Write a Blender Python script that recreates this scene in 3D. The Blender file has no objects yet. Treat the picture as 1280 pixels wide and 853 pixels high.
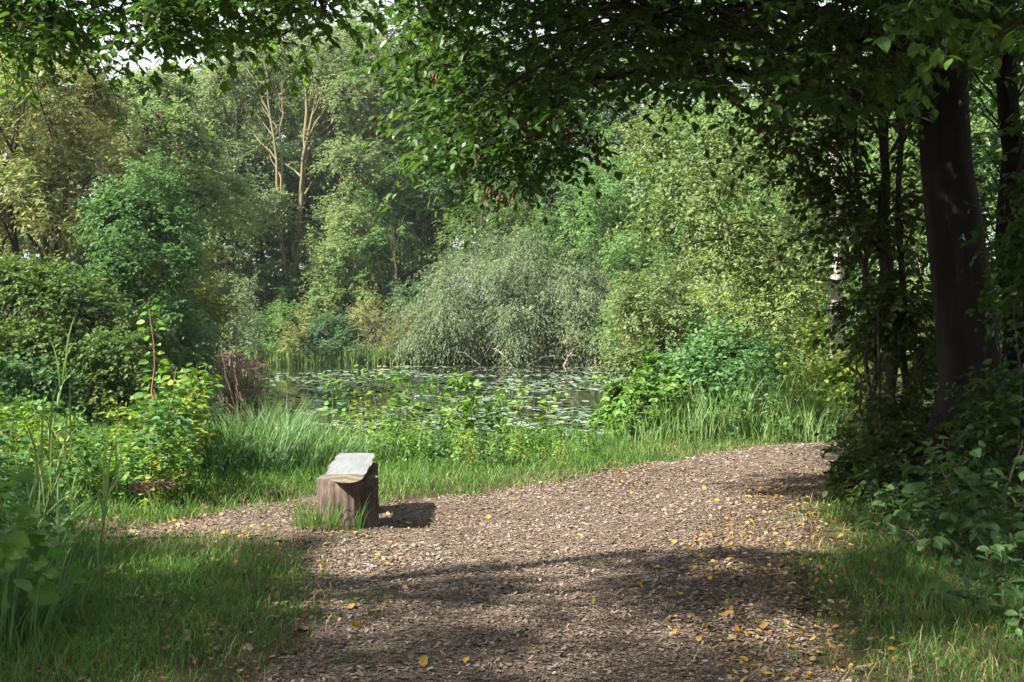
import bpy, math, random
import numpy as np
from mathutils import Vector

sc = bpy.context.scene
COL = sc.collection
R = math.radians

# ------------------------------------------------------------------ camera
LENS = 40.0
PITCH = R(1.067)
CAMZ = 1.6
cam_d = bpy.data.cameras.new("camera")
cam_d.lens = LENS; cam_d.sensor_width = 36.0; cam_d.clip_end = 2000; cam_d.clip_start = 0.05
cam = bpy.data.objects.new("camera", cam_d); COL.objects.link(cam)
cam.location = (0, 0, CAMZ); cam.rotation_euler = (math.pi/2 - PITCH, 0, 0)
sc.camera = cam

# ------------------------------------------------------------------ light
TO_SUN = Vector((-0.73, -0.37, 0.68)).normalized()
SUN_EL = math.asin(TO_SUN.z); SUN_ROT = math.atan2(TO_SUN.x, TO_SUN.y)
w = bpy.data.worlds.new("World"); sc.world = w; w.use_nodes = True
nt = w.node_tree
bg = nt.nodes["Background"]
sky = nt.nodes.new("ShaderNodeTexSky"); sky.sky_type = 'NISHITA'; sky.sun_disc = False
sky.sun_elevation = SUN_EL; sky.sun_rotation = SUN_ROT; sky.air_density = 1.2; sky.dust_density = 3.0; sky.ozone_density = 1.0
tcw = nt.nodes.new("ShaderNodeTexCoord"); mpw = nt.nodes.new("ShaderNodeMapping"); mpw.inputs["Scale"].default_value = (1, 1, 2.2); nt.links.new(tcw.outputs["Generated"], mpw.inputs[0])
cn = nt.nodes.new("ShaderNodeTexNoise"); cn.inputs["Scale"].default_value = 2.2; cn.inputs["Detail"].default_value = 6; cn.inputs["Roughness"].default_value = .6; nt.links.new(mpw.outputs[0], cn.inputs["Vector"])
cr = nt.nodes.new("ShaderNodeMapRange"); cr.inputs[1].default_value = .36; cr.inputs[2].default_value = .6; cr.inputs[3].default_value = .15; cr.inputs[4].default_value = .9; nt.links.new(cn.outputs["Fac"], cr.inputs[0])
cm = nt.nodes.new("ShaderNodeMixRGB"); cm.inputs[2].default_value = (6.2, 6.5, 6.9, 1); nt.links.new(cr.outputs[0], cm.inputs[0]); nt.links.new(sky.outputs[0], cm.inputs[1])
nt.links.new(cm.outputs[0], bg.inputs[0]); bg.inputs[1].default_value = 0.06
sun_d = bpy.data.lights.new("sun", 'SUN'); sun_d.energy = 5.0; sun_d.angle = R(0.9); sun_d.color = (1.0, 0.94, 0.84)
sun = bpy.data.objects.new("sun", sun_d); COL.objects.link(sun)
sun.rotation_euler = TO_SUN.to_track_quat('Z', 'Y').to_euler(); sun.location = TO_SUN*60
sc.view_settings.view_transform = 'Standard'; sc.view_settings.look = 'None'
sc.view_settings.exposure = 2.38; sc.view_settings.gamma = 1.0
cy = sc.cycles
cy.max_bounces = 7; cy.diffuse_bounces = 4; cy.glossy_bounces = 2; cy.transmission_bounces = 4; cy.transparent_max_bounces = 4; cy.volume_bounces = 0
cy.caustics_reflective = False; cy.caustics_refractive = False
cy.use_denoising = True
cy.sample_clamp_indirect = 4.0

# ------------------------------------------------------------------ pixel helpers (photo pixels, 1280 x 853)
F = 1280*LENS/36.0
cp, sp = math.cos(PITCH), math.sin(PITCH)
def ray(px, py):
    u = (px-640)/F; v = (426.5-py)/F
    return np.array([u, cp+v*sp, -sp+v*cp])
def at(px, py, Y):
    d = ray(px, py); return np.array([0, 0, CAMZ]) + d*(Y/d[1])
def gr(px, py, z=0.0):
    d = ray(px, py); return np.array([0, 0, CAMZ]) + d*((z-CAMZ)/d[2])

# ------------------------------------------------------------------ materials
def new_mat(name):
    m = bpy.data.materials.new(name); m.use_nodes = True
    n = m.node_tree; n.nodes.clear()
    out = n.nodes.new("ShaderNodeOutputMaterial")
    return m, n, out
def ramp(n, cols, pos=None):
    r = n.nodes.new("ShaderNodeValToRGB"); e = r.color_ramp.elements
    k = len(cols)
    pos = pos or [i/(k-1) if k > 1 else 0 for i in range(k)]
    while len(e) < k: e.new(0.5)
    for el, c, p in zip(e, cols, pos): el.position = p; el.color = (*c, 1)
    return r
def noise(n, scale, detail=4, rough=0.55, vec=None):
    t = n.nodes.new("ShaderNodeTexNoise"); t.inputs["Scale"].default_value = scale; t.inputs["Detail"].default_value = detail; t.inputs["Roughness"].default_value = rough
    if vec is not None: n.links.new(vec, t.inputs["Vector"])
    return t
def math_node(n, op, a, b):
    m = n.nodes.new("ShaderNodeMath"); m.operation = op
    for i, x in enumerate((a, b)):
        if isinstance(x, (int, float)): m.inputs[i].default_value = x
        else: n.links.new(x, m.inputs[i])
    return m.outputs[0]
def leaf_mat(name, cols, pos=None, transl=0.38, rough=0.6, spec=0.2, clump=0.45, scale=0.9, tcol=(1.25, 1.3, 0.55)):
    m, n, out = new_mat(name)
    geo = n.nodes.new("ShaderNodeNewGeometry"); tc = n.nodes.new("ShaderNodeTexCoord")
    nz = noise(n, scale, 2, 0.5, tc.outputs["Object"])
    nzs = math_node(n, 'MULTIPLY_ADD', nz.outputs["Fac"], 2.2); nzs.node.inputs[2].default_value = -0.6
    a = math_node(n, 'MULTIPLY', geo.outputs["Random Per Island"], 1-clump)
    b = math_node(n, 'MULTIPLY', nzs, clump)
    f = math_node(n, 'ADD', a, b)
    r = ramp(n, cols, pos); n.links.new(f, r.inputs[0])
    p = n.nodes.new("ShaderNodeBsdfPrincipled"); p.inputs["Roughness"].default_value = rough; p.inputs["Specular IOR Level"].default_value = spec
    n.links.new(r.outputs[0], p.inputs["Base Color"])
    t = n.nodes.new("ShaderNodeBsdfTranslucent")
    mul = n.nodes.new("ShaderNodeMixRGB"); mul.blend_type = 'MULTIPLY'; mul.inputs[0].default_value = 1; mul.inputs[2].default_value = (*tcol, 1)
    n.links.new(r.outputs[0], mul.inputs[1]); n.links.new(mul.outputs[0], t.inputs[0])
    mx = n.nodes.new("ShaderNodeMixShader"); mx.inputs[0].default_value = transl
    n.links.new(p.outputs[0], mx.inputs[1]); n.links.new(t.outputs[0], mx.inputs[2]); n.links.new(mx.outputs[0], out.inputs[0])
    return m
def bark_mat(name, cols, scale=6, stretch=0.25, bump=0.4, rough=0.9, spec=0.06):
    m, n, out = new_mat(name)
    tc = n.nodes.new("ShaderNodeTexCoord"); mp = n.nodes.new("ShaderNodeMapping"); mp.inputs["Scale"].default_value = (1, 1, stretch)
    n.links.new(tc.outputs["Object"], mp.inputs[0])
    a = noise(n, scale, 6, 0.65, mp.outputs[0])
    r = ramp(n, cols, None); n.links.new(a.outputs["Fac"], r.inputs[0])
    p = n.nodes.new("ShaderNodeBsdfPrincipled"); p.inputs["Roughness"].default_value = rough; p.inputs["Specular IOR Level"].default_value = spec
    n.links.new(r.outputs[0], p.inputs["Base Color"])
    b = n.nodes.new("ShaderNodeBump"); b.inputs["Strength"].default_value = bump; b.inputs["Distance"].default_value = 0.03
    a2 = noise(n, scale*3, 6, 0.7, mp.outputs[0]); n.links.new(a2.outputs["Fac"], b.inputs["Height"]); n.links.new(b.outputs[0], p.inputs["Normal"])
    n.links.new(p.outputs[0], out.inputs[0])
    return m
def island_mat(name, cols, pos=None, rough=0.8, spec=0.2):
    m, n, out = new_mat(name)
    geo = n.nodes.new("ShaderNodeNewGeometry")
    r = ramp(n, cols, pos)
    tc = n.nodes.new("ShaderNodeTexCoord"); nz = noise(n, .9, 4, .6, tc.outputs["Object"])
    f = math_node(n, 'ADD', math_node(n, 'MULTIPLY', geo.outputs["Random Per Island"], .8), math_node(n, 'MULTIPLY_ADD', nz.outputs["Fac"], .8)); f.node.inputs[1].links[0].from_node.inputs[2].default_value = -.3
    n.links.new(f, r.inputs[0])
    p = n.nodes.new("ShaderNodeBsdfPrincipled"); p.inputs["Roughness"].default_value = rough; p.inputs["Specular IOR Level"].default_value = spec
    n.links.new(r.outputs[0], p.inputs["Base Color"]); n.links.new(p.outputs[0], out.inputs[0])
    return m

M = {}
# near canopy / thicket
M['beech'] = leaf_mat("beech_leaf", [(.018,.05,.007),(.028,.07,.01),(.045,.10,.016),(.085,.145,.025)], transl=.46, rough=.42, spec=.4)
M['beech_brown'] = leaf_mat("beech_leaf_turning", [(.018,.04,.007),(.03,.06,.01),(.05,.065,.013),(.08,.06,.016)], transl=.4)
M['lime'] = leaf_mat("broad_leaf", [(.04,.10,.018),(.065,.145,.028),(.10,.185,.036),(.15,.215,.042)], transl=.55, rough=.4, spec=.45)
M['dogwood'] = leaf_mat("dogwood_leaf", [(.03,.07,.02),(.05,.11,.035),(.08,.15,.05),(.12,.19,.06)], transl=.35, rough=.45)
M['birch'] = leaf_mat("birch_leaf", [(.06,.095,.035),(.09,.135,.05),(.125,.165,.065),(.18,.195,.085)], transl=.4)
# far and mid trees
M['olive'] = leaf_mat("olive_leaf", [(0.078, 0.143, 0.046), (0.117, 0.189, 0.065), (0.169, 0.227, 0.085), (0.234, 0.24, 0.098)], scale=.35, transl=.5, tcol=(1.12, 1.15, .85))
M['locust'] = leaf_mat("pale_olive_leaf", [(0.072, 0.117, 0.046), (0.111, 0.163, 0.065), (0.156, 0.202, 0.091), (0.208, 0.215, 0.104)], scale=.3, transl=.5, tcol=(1.12, 1.15, .85))
M['green_a'] = leaf_mat("mid_green_leaf", [(0.052, 0.111, 0.033), (0.085, 0.163, 0.046), (0.117, 0.208, 0.065), (0.156, 0.234, 0.078)], scale=.3, transl=.5, tcol=(1.12, 1.15, .85))
M['green_b'] = leaf_mat("blue_green_leaf", [(0.039, 0.091, 0.039), (0.065, 0.13, 0.058), (0.098, 0.169, 0.078), (0.13, 0.195, 0.091)], scale=.3, transl=.5, tcol=(1.12, 1.15, .85))
M['green_dark'] = leaf_mat("dark_green_leaf", [(0.039, 0.098, 0.029), (0.058, 0.13, 0.039), (0.085, 0.163, 0.052), (0.117, 0.195, 0.058)], scale=.4, transl=.5, tcol=(1.12, 1.15, .85))
M['green_fresh'] = leaf_mat("fresh_green_leaf", [(0.052, 0.111, 0.029), (0.085, 0.156, 0.044), (0.124, 0.195, 0.058), (0.182, 0.227, 0.072)], scale=.5, transl=.5, tcol=(1.12, 1.15, .85))
M['willow'] = leaf_mat("willow_leaf", [(.075,.11,.055),(.10,.145,.07),(.135,.175,.085),(.17,.20,.10)], scale=.3, transl=.3, tcol=(1.12, 1.15, .85))
M['yellow'] = leaf_mat("yellowing_leaf", [(.11,.155,.06),(.165,.20,.08),(.24,.24,.10),(.38,.295,.10)], scale=.35, transl=.5, tcol=(1.12, 1.2, .7))
M['green_low'] = leaf_mat("low_green_leaf", [(.032,.07,.014),(.05,.095,.02),(.075,.12,.028),(.12,.15,.035)], scale=.6, transl=.4)
M['yellowgreen'] = leaf_mat("yellow_green_leaf", [(0.078, 0.143, 0.039), (0.13, 0.195, 0.058), (0.195, 0.24, 0.078), (0.273, 0.273, 0.098)], scale=.5, transl=.5, tcol=(1.12, 1.15, .85))
M['mixed_red'] = leaf_mat("mixed_autumn_leaf", [(0.052, 0.104, 0.026), (0.104, 0.156, 0.039), (0.195, 0.182, 0.052), (0.208, 0.078, 0.046)], scale=.6, clump=.6, transl=.5)
M['maroon'] = leaf_mat("maroon_leaf", [(.09,.085,.045),(.15,.11,.07),(.20,.12,.09),(.22,.055,.055)], scale=.7)
M['pale_herb'] = leaf_mat("pale_herb_leaf", [(.10,.13,.05),(.16,.18,.08),(.24,.24,.12),(.34,.31,.2)], scale=.8)
M['herb'] = leaf_mat("herb_leaf", [(.045,.11,.018),(.075,.16,.03),(.115,.21,.04),(.17,.24,.045)], scale=1.5, transl=.42, rough=.45)
M['herb_yellow'] = leaf_mat("yellowing_herb_leaf", [(.06,.13,.02),(.11,.19,.03),(.19,.24,.04),(.34,.30,.05)], scale=1.3, transl=.42)
M['herb_blue'] = leaf_mat("nettle_leaf", [(.03,.08,.025),(.05,.12,.04),(.08,.16,.055),(.12,.2,.07)], scale=1.3, transl=.35)
M['sedge'] = leaf_mat("sedge_blade", [(.05,.11,.04),(.08,.16,.065),(.12,.20,.09),(.18,.24,.12)], scale=1.5, transl=.35, rough=.6, spec=.2)
M['reed'] = leaf_mat("reed_blade", [(.06,.13,.04),(.10,.18,.06),(.15,.22,.08),(.24,.26,.11)], scale=1.2, transl=.35, rough=.45)
M['grass'] = leaf_mat("grass_blade", [(.03,.08,.013),(.05,.12,.021),(.08,.165,.034),(.14,.19,.055)], scale=1.2, transl=.4, rough=.5, clump=.35)
M['straw'] = island_mat("dry_grass_blade", [(.09,.065,.03),(.16,.125,.06),(.24,.20,.11)])
M['litter_yellow'] = island_mat("yellow_leaf_litter", [(.06,.034,.016),(.11,.06,.02),(.17,.095,.025),(.24,.16,.035),(.17,.135,.075)], rough=.7)
M['seed'] = island_mat("dry_seed", [(.04,.021,.013),(.07,.036,.02),(.10,.058,.032)])
M['plume'] = island_mat("reed_plume", [(.10,.06,.04),(.16,.10,.06),(.22,.15,.09)])
M['deadstalk'] = island_mat("dead_stalk", [(.10,.06,.035),(.15,.09,.055),(.2,.135,.09)])
M['fluff'] = island_mat("white_fluff", [(.4,.38,.3),(.55,.52,.45),(.65,.62,.58)])
M['chips'] = island_mat("wood_chip", [(.034,.024,.017),(.08,.058,.043),(.145,.11,.083),(.205,.163,.128),(.33,.285,.235)], [0,.3,.6,.85,1])
M['litter'] = island_mat("leaf_litter", [(.07,.035,.014),(.14,.07,.022),(.22,.14,.04),(.18,.14,.09),(.08,.045,.025)], rough=.6)
def fallen(name, c):
    return leaf_mat(name, [tuple(x*.75 for x in c), c], transl=.2, rough=.5, scale=30, clump=.8, tcol=(1.2,1.1,.6))
M['fallen_yellow'] = fallen("fallen_yellow", (.36,.235,.035))
M['fallen_orange'] = fallen("fallen_orange", (.26,.11,.025))
M['fallen_pale'] = fallen("fallen_pale", (.28,.235,.15))
M['fallen_brown'] = fallen("fallen_brown", (.12,.06,.03))
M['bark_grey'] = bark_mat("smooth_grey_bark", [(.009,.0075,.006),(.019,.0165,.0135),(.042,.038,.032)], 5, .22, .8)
M['bark_dark'] = bark_mat("dark_bark", [(.025,.02,.016),(.055,.045,.036),(.09,.075,.06)], 8, .3, .6)
M['bark_olive'] = bark_mat("lichen_bark", [(.07,.06,.036),(.125,.11,.06),(.19,.17,.095)], 3, .3, .5)
M['bark_brown'] = bark_mat("brown_twig_bark", [(.07,.05,.035),(.13,.10,.07),(.2,.16,.12)], 6, .3, .4)
M['hollow'] = bark_mat("dark_hollow", [(.004,.003,.003),(.007,.006,.005)], 6, 1, .1)  # near-black colour standing in for the shade inside the knot hole
M['bark_dead'] = bark_mat("bleached_dead_wood", [(.22,.19,.15),(.34,.30,.25),(.45,.41,.36)], 6, .3, .3)
M['stem_green'] = bark_mat("green_stem", [(.07,.11,.03),(.11,.15,.05),(.16,.18,.07)], 8, .3, .1)
M['stem_red'] = bark_mat("red_brown_stem", [(.15,.08,.04),(.24,.13,.07),(.30,.2,.11)], 8, .3, .1)

def birch_bark():
    m, n, out = new_mat("birch_bark")
    tc = n.nodes.new("ShaderNodeTexCoord"); mp = n.nodes.new("ShaderNodeMapping"); mp.inputs["Scale"].default_value = (2.0, 2.0, 9)
    n.links.new(tc.outputs["Object"], mp.inputs[0])
    a = noise(n, 1.6, 5, .7, mp.outputs[0])
    r = ramp(n, [(.02,.017,.014),(.17,.15,.12),(.29,.26,.22),(.36,.33,.29)], [.2,.27,.5,1]); n.links.new(a.outputs["Fac"], r.inputs[0])
    p = n.nodes.new("ShaderNodeBsdfPrincipled"); p.inputs["Roughness"].default_value = .7
    n.links.new(r.outputs[0], p.inputs["Base Color"]); n.links.new(p.outputs[0], out.inputs[0]); return m
M['bark_birch'] = birch_bark()

def ground_mat():
    m, n, out = new_mat("soil_and_moss")
    tc = n.nodes.new("ShaderNodeTexCoord")
    a = noise(n, .8, 8, .7, tc.outputs["Object"]); b = noise(n, 25, 6, .7, tc.outputs["Object"])
    f = math_node(n, 'ADD', math_node(n, 'MULTIPLY', a.outputs["Fac"], .6), math_node(n, 'MULTIPLY', b.outputs["Fac"], .4))
    r = ramp(n, [(.03,.02,.013),(.055,.038,.024),(.075,.055,.034),(.05,.06,.025)], [.3,.45,.58,.75]); n.links.new(f, r.inputs[0])
    p = n.nodes.new("ShaderNodeBsdfPrincipled"); p.inputs["Roughness"].default_value = .95; p.inputs["Specular IOR Level"].default_value = .1
    n.links.new(r.outputs[0], p.inputs["Base Color"])
    bp = n.nodes.new("ShaderNodeBump"); bp.inputs["Strength"].default_value = .7; bp.inputs["Distance"].default_value = .03
    n.links.new(b.outputs["Fac"], bp.inputs["Height"]); n.links.new(bp.outputs[0], p.inputs["Normal"])
    n.links.new(p.outputs[0], out.inputs[0]); return m
def path_mat():
    m, n, out = new_mat("wood_chip_path")
    tc = n.nodes.new("ShaderNodeTexCoord")
    v = n.nodes.new("ShaderNodeTexVoronoi"); v.inputs["Scale"].default_value = 55; n.links.new(tc.outputs["Object"], v.inputs["Vector"])
    sep = n.nodes.new("ShaderNodeSeparateColor"); n.links.new(v.outputs["Color"], sep.inputs[0])
    a = noise(n, 1.3, 4, .6, tc.outputs["Object"])
    f = math_node(n, 'ADD', math_node(n, 'MULTIPLY', sep.outputs[0], .7), math_node(n, 'MULTIPLY', a.outputs["Fac"], .3))
    r = ramp(n, [(.03,.021,.015),(.065,.047,.035),(.12,.09,.067),(.175,.137,.107)]); n.links.new(f, r.inputs[0])
    p = n.nodes.new("ShaderNodeBsdfPrincipled"); p.inputs["Roughness"].default_value = .9; p.inputs["Specular IOR Level"].default_value = .15
    n.links.new(r.outputs[0], p.inputs["Base Color"])
    bp = n.nodes.new("ShaderNodeBump"); bp.inputs["Strength"].default_value = .8; bp.inputs["Distance"].default_value = .02
    n.links.new(v.outputs["Distance"], bp.inputs["Height"]); n.links.new(bp.outputs[0], p.inputs["Normal"])
    n.links.new(p.outputs[0], out.inputs[0]); return m
def water_mat():
    m, n, out = new_mat("pond_water")
    tc = n.nodes.new("ShaderNodeTexCoord")
    a = noise(n, 3.0, 3, .5, tc.outputs["Object"])
    p = n.nodes.new("ShaderNodeBsdfPrincipled"); p.inputs["Base Color"].default_value = (.012,.016,.008,1); p.inputs["Roughness"].default_value = .03; p.inputs["IOR"].default_value = 1.33
    bp = n.nodes.new("ShaderNodeBump"); bp.inputs["Strength"].default_value = .06; bp.inputs["Distance"].default_value = .02
    n.links.new(a.outputs["Fac"], bp.inputs["Height"]); n.links.new(bp.outputs[0], p.inputs["Normal"])
    n.links.new(p.outputs[0], out.inputs[0]); return m
def pad_mat():
    m, n, out = new_mat("lily_pad")
    oi = n.nodes.new("ShaderNodeObjectInfo"); geo = n.nodes.new("ShaderNodeNewGeometry")
    f = math_node(n, 'FRACT', math_node(n, 'ADD', oi.outputs["Random"], geo.outputs["Random Per Island"]), 0)
    r = ramp(n, [(.06,.10,.06),(.105,.15,.10),(.15,.19,.14),(.22,.22,.11)], [0,.4,.8,1]); n.links.new(f, r.inputs[0])
    p = n.nodes.new("ShaderNodeBsdfPrincipled"); p.inputs["Roughness"].default_value = .22; p.inputs["Specular IOR Level"].default_value = .9
    n.links.new(r.outputs[0], p.inputs["Base Color"]); n.links.new(p.outputs[0], out.inputs[0]); return m
def wood_mats():
    m, n, out = new_mat("weathered_post_wood")
    tc = n.nodes.new("ShaderNodeTexCoord"); mp = n.nodes.new("ShaderNodeMapping"); mp.inputs["Scale"].default_value = (1,1,.12); n.links.new(tc.outputs["Object"], mp.inputs[0])
    a = noise(n, 48, 8, .75, mp.outputs[0]); b = noise(n, 6, 5, .6, tc.outputs["Object"])
    f = math_node(n, 'ADD', math_node(n, 'MULTIPLY', a.outputs["Fac"], .5), math_node(n, 'MULTIPLY', b.outputs["Fac"], .5))
    r = ramp(n, [(.010,.007,.005),(.032,.021,.014),(.07,.048,.034),(.16,.122,.09)], [.34,.43,.54,.68]); n.links.new(f, r.inputs[0])
    p = n.nodes.new("ShaderNodeBsdfPrincipled"); p.inputs["Roughness"].default_value = .85; n.links.new(r.outputs[0], p.inputs["Base Color"])
    bp = n.nodes.new("ShaderNodeBump"); bp.inputs["Strength"].default_value = .8; bp.inputs["Distance"].default_value = .015
    n.links.new(a.outputs["Fac"], bp.inputs["Height"]); n.links.new(bp.outputs[0], p.inputs["Normal"]); n.links.new(p.outputs[0], out.inputs[0])
    M['post'] = m
    m, n, out = new_mat("silvered_seat_wood")
    tc = n.nodes.new("ShaderNodeTexCoord"); mp = n.nodes.new("ShaderNodeMapping"); mp.inputs["Scale"].default_value = (1,.05,1); n.links.new(tc.outputs["Object"], mp.inputs[0])
    a = noise(n, 45, 6, .7, mp.outputs[0])
    r = ramp(n, [(.075,.078,.078),(.125,.13,.132),(.175,.182,.185)], [.3,.5,.7]); n.links.new(a.outputs["Fac"], r.inputs[0])
    p = n.nodes.new("ShaderNodeBsdfPrincipled"); p.inputs["Roughness"].default_value = .7; n.links.new(r.outputs[0], p.inputs["Base Color"])
    bp = n.nodes.new("ShaderNodeBump"); bp.inputs["Strength"].default_value = .5; bp.inputs["Distance"].default_value = .008
    n.links.new(a.outputs["Fac"], bp.inputs["Height"]); n.links.new(bp.outputs[0], p.inputs["Normal"]); n.links.new(p.outputs[0], out.inputs[0])
    M['seat'] = m
    m, n, out = new_mat("sawn_end_wood")
    tc = n.nodes.new("ShaderNodeTexCoord"); wv = n.nodes.new("ShaderNodeTexWave"); wv.wave_type = 'RINGS'; wv.rings_direction = 'Y'; wv.inputs["Scale"].default_value = 9; wv.inputs["Distortion"].default_value = 4
    n.links.new(tc.outputs["Object"], wv.inputs["Vector"])
    r = ramp(n, [(.12,.10,.065),(.18,.155,.105),(.23,.2,.14)]); n.links.new(wv.outputs["Fac"], r.inputs[0])
    p = n.nodes.new("ShaderNodeBsdfPrincipled"); p.inputs["Roughness"].default_value = .8; n.links.new(r.outputs[0], p.inputs["Base Color"]); n.links.new(p.outputs[0], out.inputs[0])
    M['sawn'] = m
    M['cut'] = bark_mat('weathered_end_grain', [(.05,.042,.033),(.10,.085,.07),(.15,.13,.11)], 9, 1, .5)
wood_mats()
M['ground'] = ground_mat(); M['path'] = path_mat(); M['water'] = water_mat(); M['pad'] = pad_mat()

# ------------------------------------------------------------------ mesh builders
class MB:
    """collects vertices and faces, then links them as one mesh object"""
    def __init__(s): s.v = []; s.l = []; s.z = []; s.n = 0
    def add(s, V, loops, sizes):
        V = np.asarray(V, np.float64).reshape(-1, 3)
        s.v.append(V); s.l.append(np.asarray(loops, np.int64)+s.n); s.z.append(np.asarray(sizes, np.int64)); s.n += len(V)
    def tube(s, path, rad, sides=6, cap=False):
        P = np.asarray(path, float); k = len(P); rad = np.broadcast_to(np.asarray(rad, float), (k,))
        T = np.gradient(P, axis=0); T /= np.linalg.norm(T, axis=1, keepdims=True)+1e-9
        ref = np.array([0.0, 1.0, 0.0]) if abs(T[:, 2]).mean() > .7 else np.array([0, 0, 1.0])
        A = np.cross(T, ref); A /= np.linalg.norm(A, axis=1, keepdims=True)+1e-9
        B = np.cross(T, A)
        th = np.arange(sides)*2*np.pi/sides
        V = P[:, None]+rad[:, None, None]*(A[:, None]*np.cos(th)[None, :, None]+B[:, None]*np.sin(th)[None, :, None])
        i = np.arange(k-1)[:, None]*sides; j = np.arange(sides)[None]; j2 = (j+1) % sides
        q = np.stack([i+j, i+j2, i+sides+j2, i+sides+j], -1).reshape(-1)
        L = q; S = np.full(len(q)//4, 4)
        if cap:
            L = np.concatenate([L, (k-1)*sides+np.arange(sides)]); S = np.append(S, sides)
        s.add(V, L, S)
    def twigs(s, P, r):
        """P (n,3,3): n three-point twigs as three-sided tubes"""
        n = len(P)
        if not n: return
        T = P[:, 2]-P[:, 0]; T /= np.linalg.norm(T, axis=1, keepdims=True)+1e-9
        A = np.cross(T, np.array([.3, .2, 1.0])); A /= np.linalg.norm(A, axis=1, keepdims=True)+1e-9
        B = np.cross(T, A)
        rr = np.array([1, .75, .35])*r
        th = np.arange(3)*2*np.pi/3
        V = P[:, :, None]+rr[None, :, None, None]*(A[:, None, None]*np.cos(th)[None, None, :, None]+B[:, None, None]*np.sin(th)[None, None, :, None])
        q = []
        for i in range(2):
            for j in range(3): q += [i*3+j, i*3+(j+1) % 3, i*3+3+(j+1) % 3, i*3+3+j]
        L = (np.arange(n)[:, None]*9+np.array(q)[None]).reshape(-1)
        s.add(V.reshape(-1, 3), L, np.full(len(L)//4, 4))
    def leaves(s, P, D, N, size, tpl, width=1.0):
        TV, TL, TS = TPL[tpl]
        n = len(P)
        if not n: return
        D = D/(np.linalg.norm(D, axis=1, keepdims=True)+1e-9)
        S = np.cross(D, N); S /= np.linalg.norm(S, axis=1, keepdims=True)+1e-9
        N = np.cross(S, D)
        size = np.broadcast_to(np.asarray(size, float), (n,)); width = np.broadcast_to(np.asarray(width, float), (n,))
        V = P[:, None]+size[:, None, None]*(D[:, None]*TV[None, :, 0, None]+S[:, None]*(TV[None, :, 1]*width[:, None])[..., None]+N[:, None]*TV[None, :, 2, None])
        L = (np.arange(n)[:, None]*len(TV)+TL[None]).reshape(-1)
        s.add(V.reshape(-1, 3), L, np.tile(TS, n))
    def blades(s, P, H, lean, width, seg=3):
        """tapering arched blades: P base (n,3), H length (n), lean horizontal vector (n,3): how far the tip leans per unit length"""
        n = len(P)
        t = np.linspace(0, 1, seg+1)
        ln = np.linalg.norm(lean, axis=1, keepdims=True)+1e-9
        hd = lean/ln; side = np.stack([-hd[:, 1], hd[:, 0], np.zeros(n)], 1)
        yaw = np.random.default_rng(n).normal(0, .9, n); c, q = np.cos(yaw)[:, None], np.sin(yaw)[:, None]
        side = side*c+hd*q
        k = np.clip(ln[:, 0], 0, 1.6)
        ang = k[:, None]*(t[None]**1.3)*1.5
        dz = np.cos(ang); dh = np.sin(ang)
        st = H[:, None]/seg
        z = np.concatenate([np.zeros((n, 1)), np.cumsum((dz[:, 1:]+dz[:, :-1])/2*st, 1)], 1)
        h = np.concatenate([np.zeros((n, 1)), np.cumsum((dh[:, 1:]+dh[:, :-1])/2*st, 1)], 1)
        C = P[:, None]+hd[:, None]*h[..., None]; C[..., 2] += z
        wd = width[:, None]*(np.array([.7, 1, .75, .04]) if seg == 3 else np.interp(t, [0, .3, .7, 1], [.6, 1, .7, .03]))[None]
        V = np.stack([C-side[:, None]*wd[..., None]/2, C+side[:, None]*wd[..., None]/2], 2).reshape(n, -1, 3)
        q = []
        for i in range(seg): q += [2*i, 2*i+1, 2*i+3, 2*i+2]
        L = (np.arange(n)[:, None]*(2*seg+2)+np.array(q)[None]).reshape(-1)
        s.add(V.reshape(-1, 3), L, np.full(n*seg, 4))
    def build(s, name, mat, parent=None, smooth=False, loc=None):
        me = bpy.data.meshes.new(name)
        if s.n:
            V = np.concatenate(s.v); L = np.concatenate(s.l); Z = np.concatenate(s.z)
            if loc is not None: V = V-np.asarray(loc)
            me.vertices.add(len(V)); me.vertices.foreach_set("co", V.astype(np.float32).ravel())
            me.loops.add(len(L)); me.loops.foreach_set("vertex_index", L.astype(np.int32))
            me.polygons.add(len(Z)); me.polygons.foreach_set("loop_start", np.concatenate([[0], np.cumsum(Z)[:-1]]).astype(np.int32))
            me.polygons.foreach_set("use_smooth", np.full(len(Z), smooth))
            me.update(calc_edges=True)
        me.materials.append(mat)
        o = bpy.data.objects.new(name, me); COL.objects.link(o)
        if loc is not None: o.location = loc
        if parent is not None: o.parent = parent
        return o

def tpl(V, faces):
    return (np.array(V, float), np.array([i for f in faces for i in f]), np.array([len(f) for f in faces]))
TPL = {
 'leaf': tpl([(0,0,0),(.4,0,-.03),(.75,0,-.04),(1,0,-.12),(.18,.24,.05),(.48,.34,.06),(.8,.19,.0),(.18,-.24,.05),(.48,-.34,.06),(.8,-.19,.0)],
   [(0,1,5,4),(1,2,6,5),(2,3,6),(1,0,7,8),(2,1,8,9),(3,2,9)]),
 'mid': tpl([(0,0,0),(.42,.3,.07),(1,0,-.06),(.42,-.3,.07)], [(0,2,1),(2,0,3)]),
 'narrow': tpl([(0,0,0),(.4,.11,.03),(1,0,-.08),(.4,-.11,.03)], [(0,2,1),(2,0,3)]),
 'tuft': tpl([(0,0,0),(.5,.26,.08),(1,.06,-.05),(.6,-.3,.06)], [(0,2,1),(2,0,3)]),
 'flat': tpl([(0,-.2,0),(.9,-.28,.03),(1.0,.22,.0),(.1,.24,-.02)], [(0,1,2,3)]),
}

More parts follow.
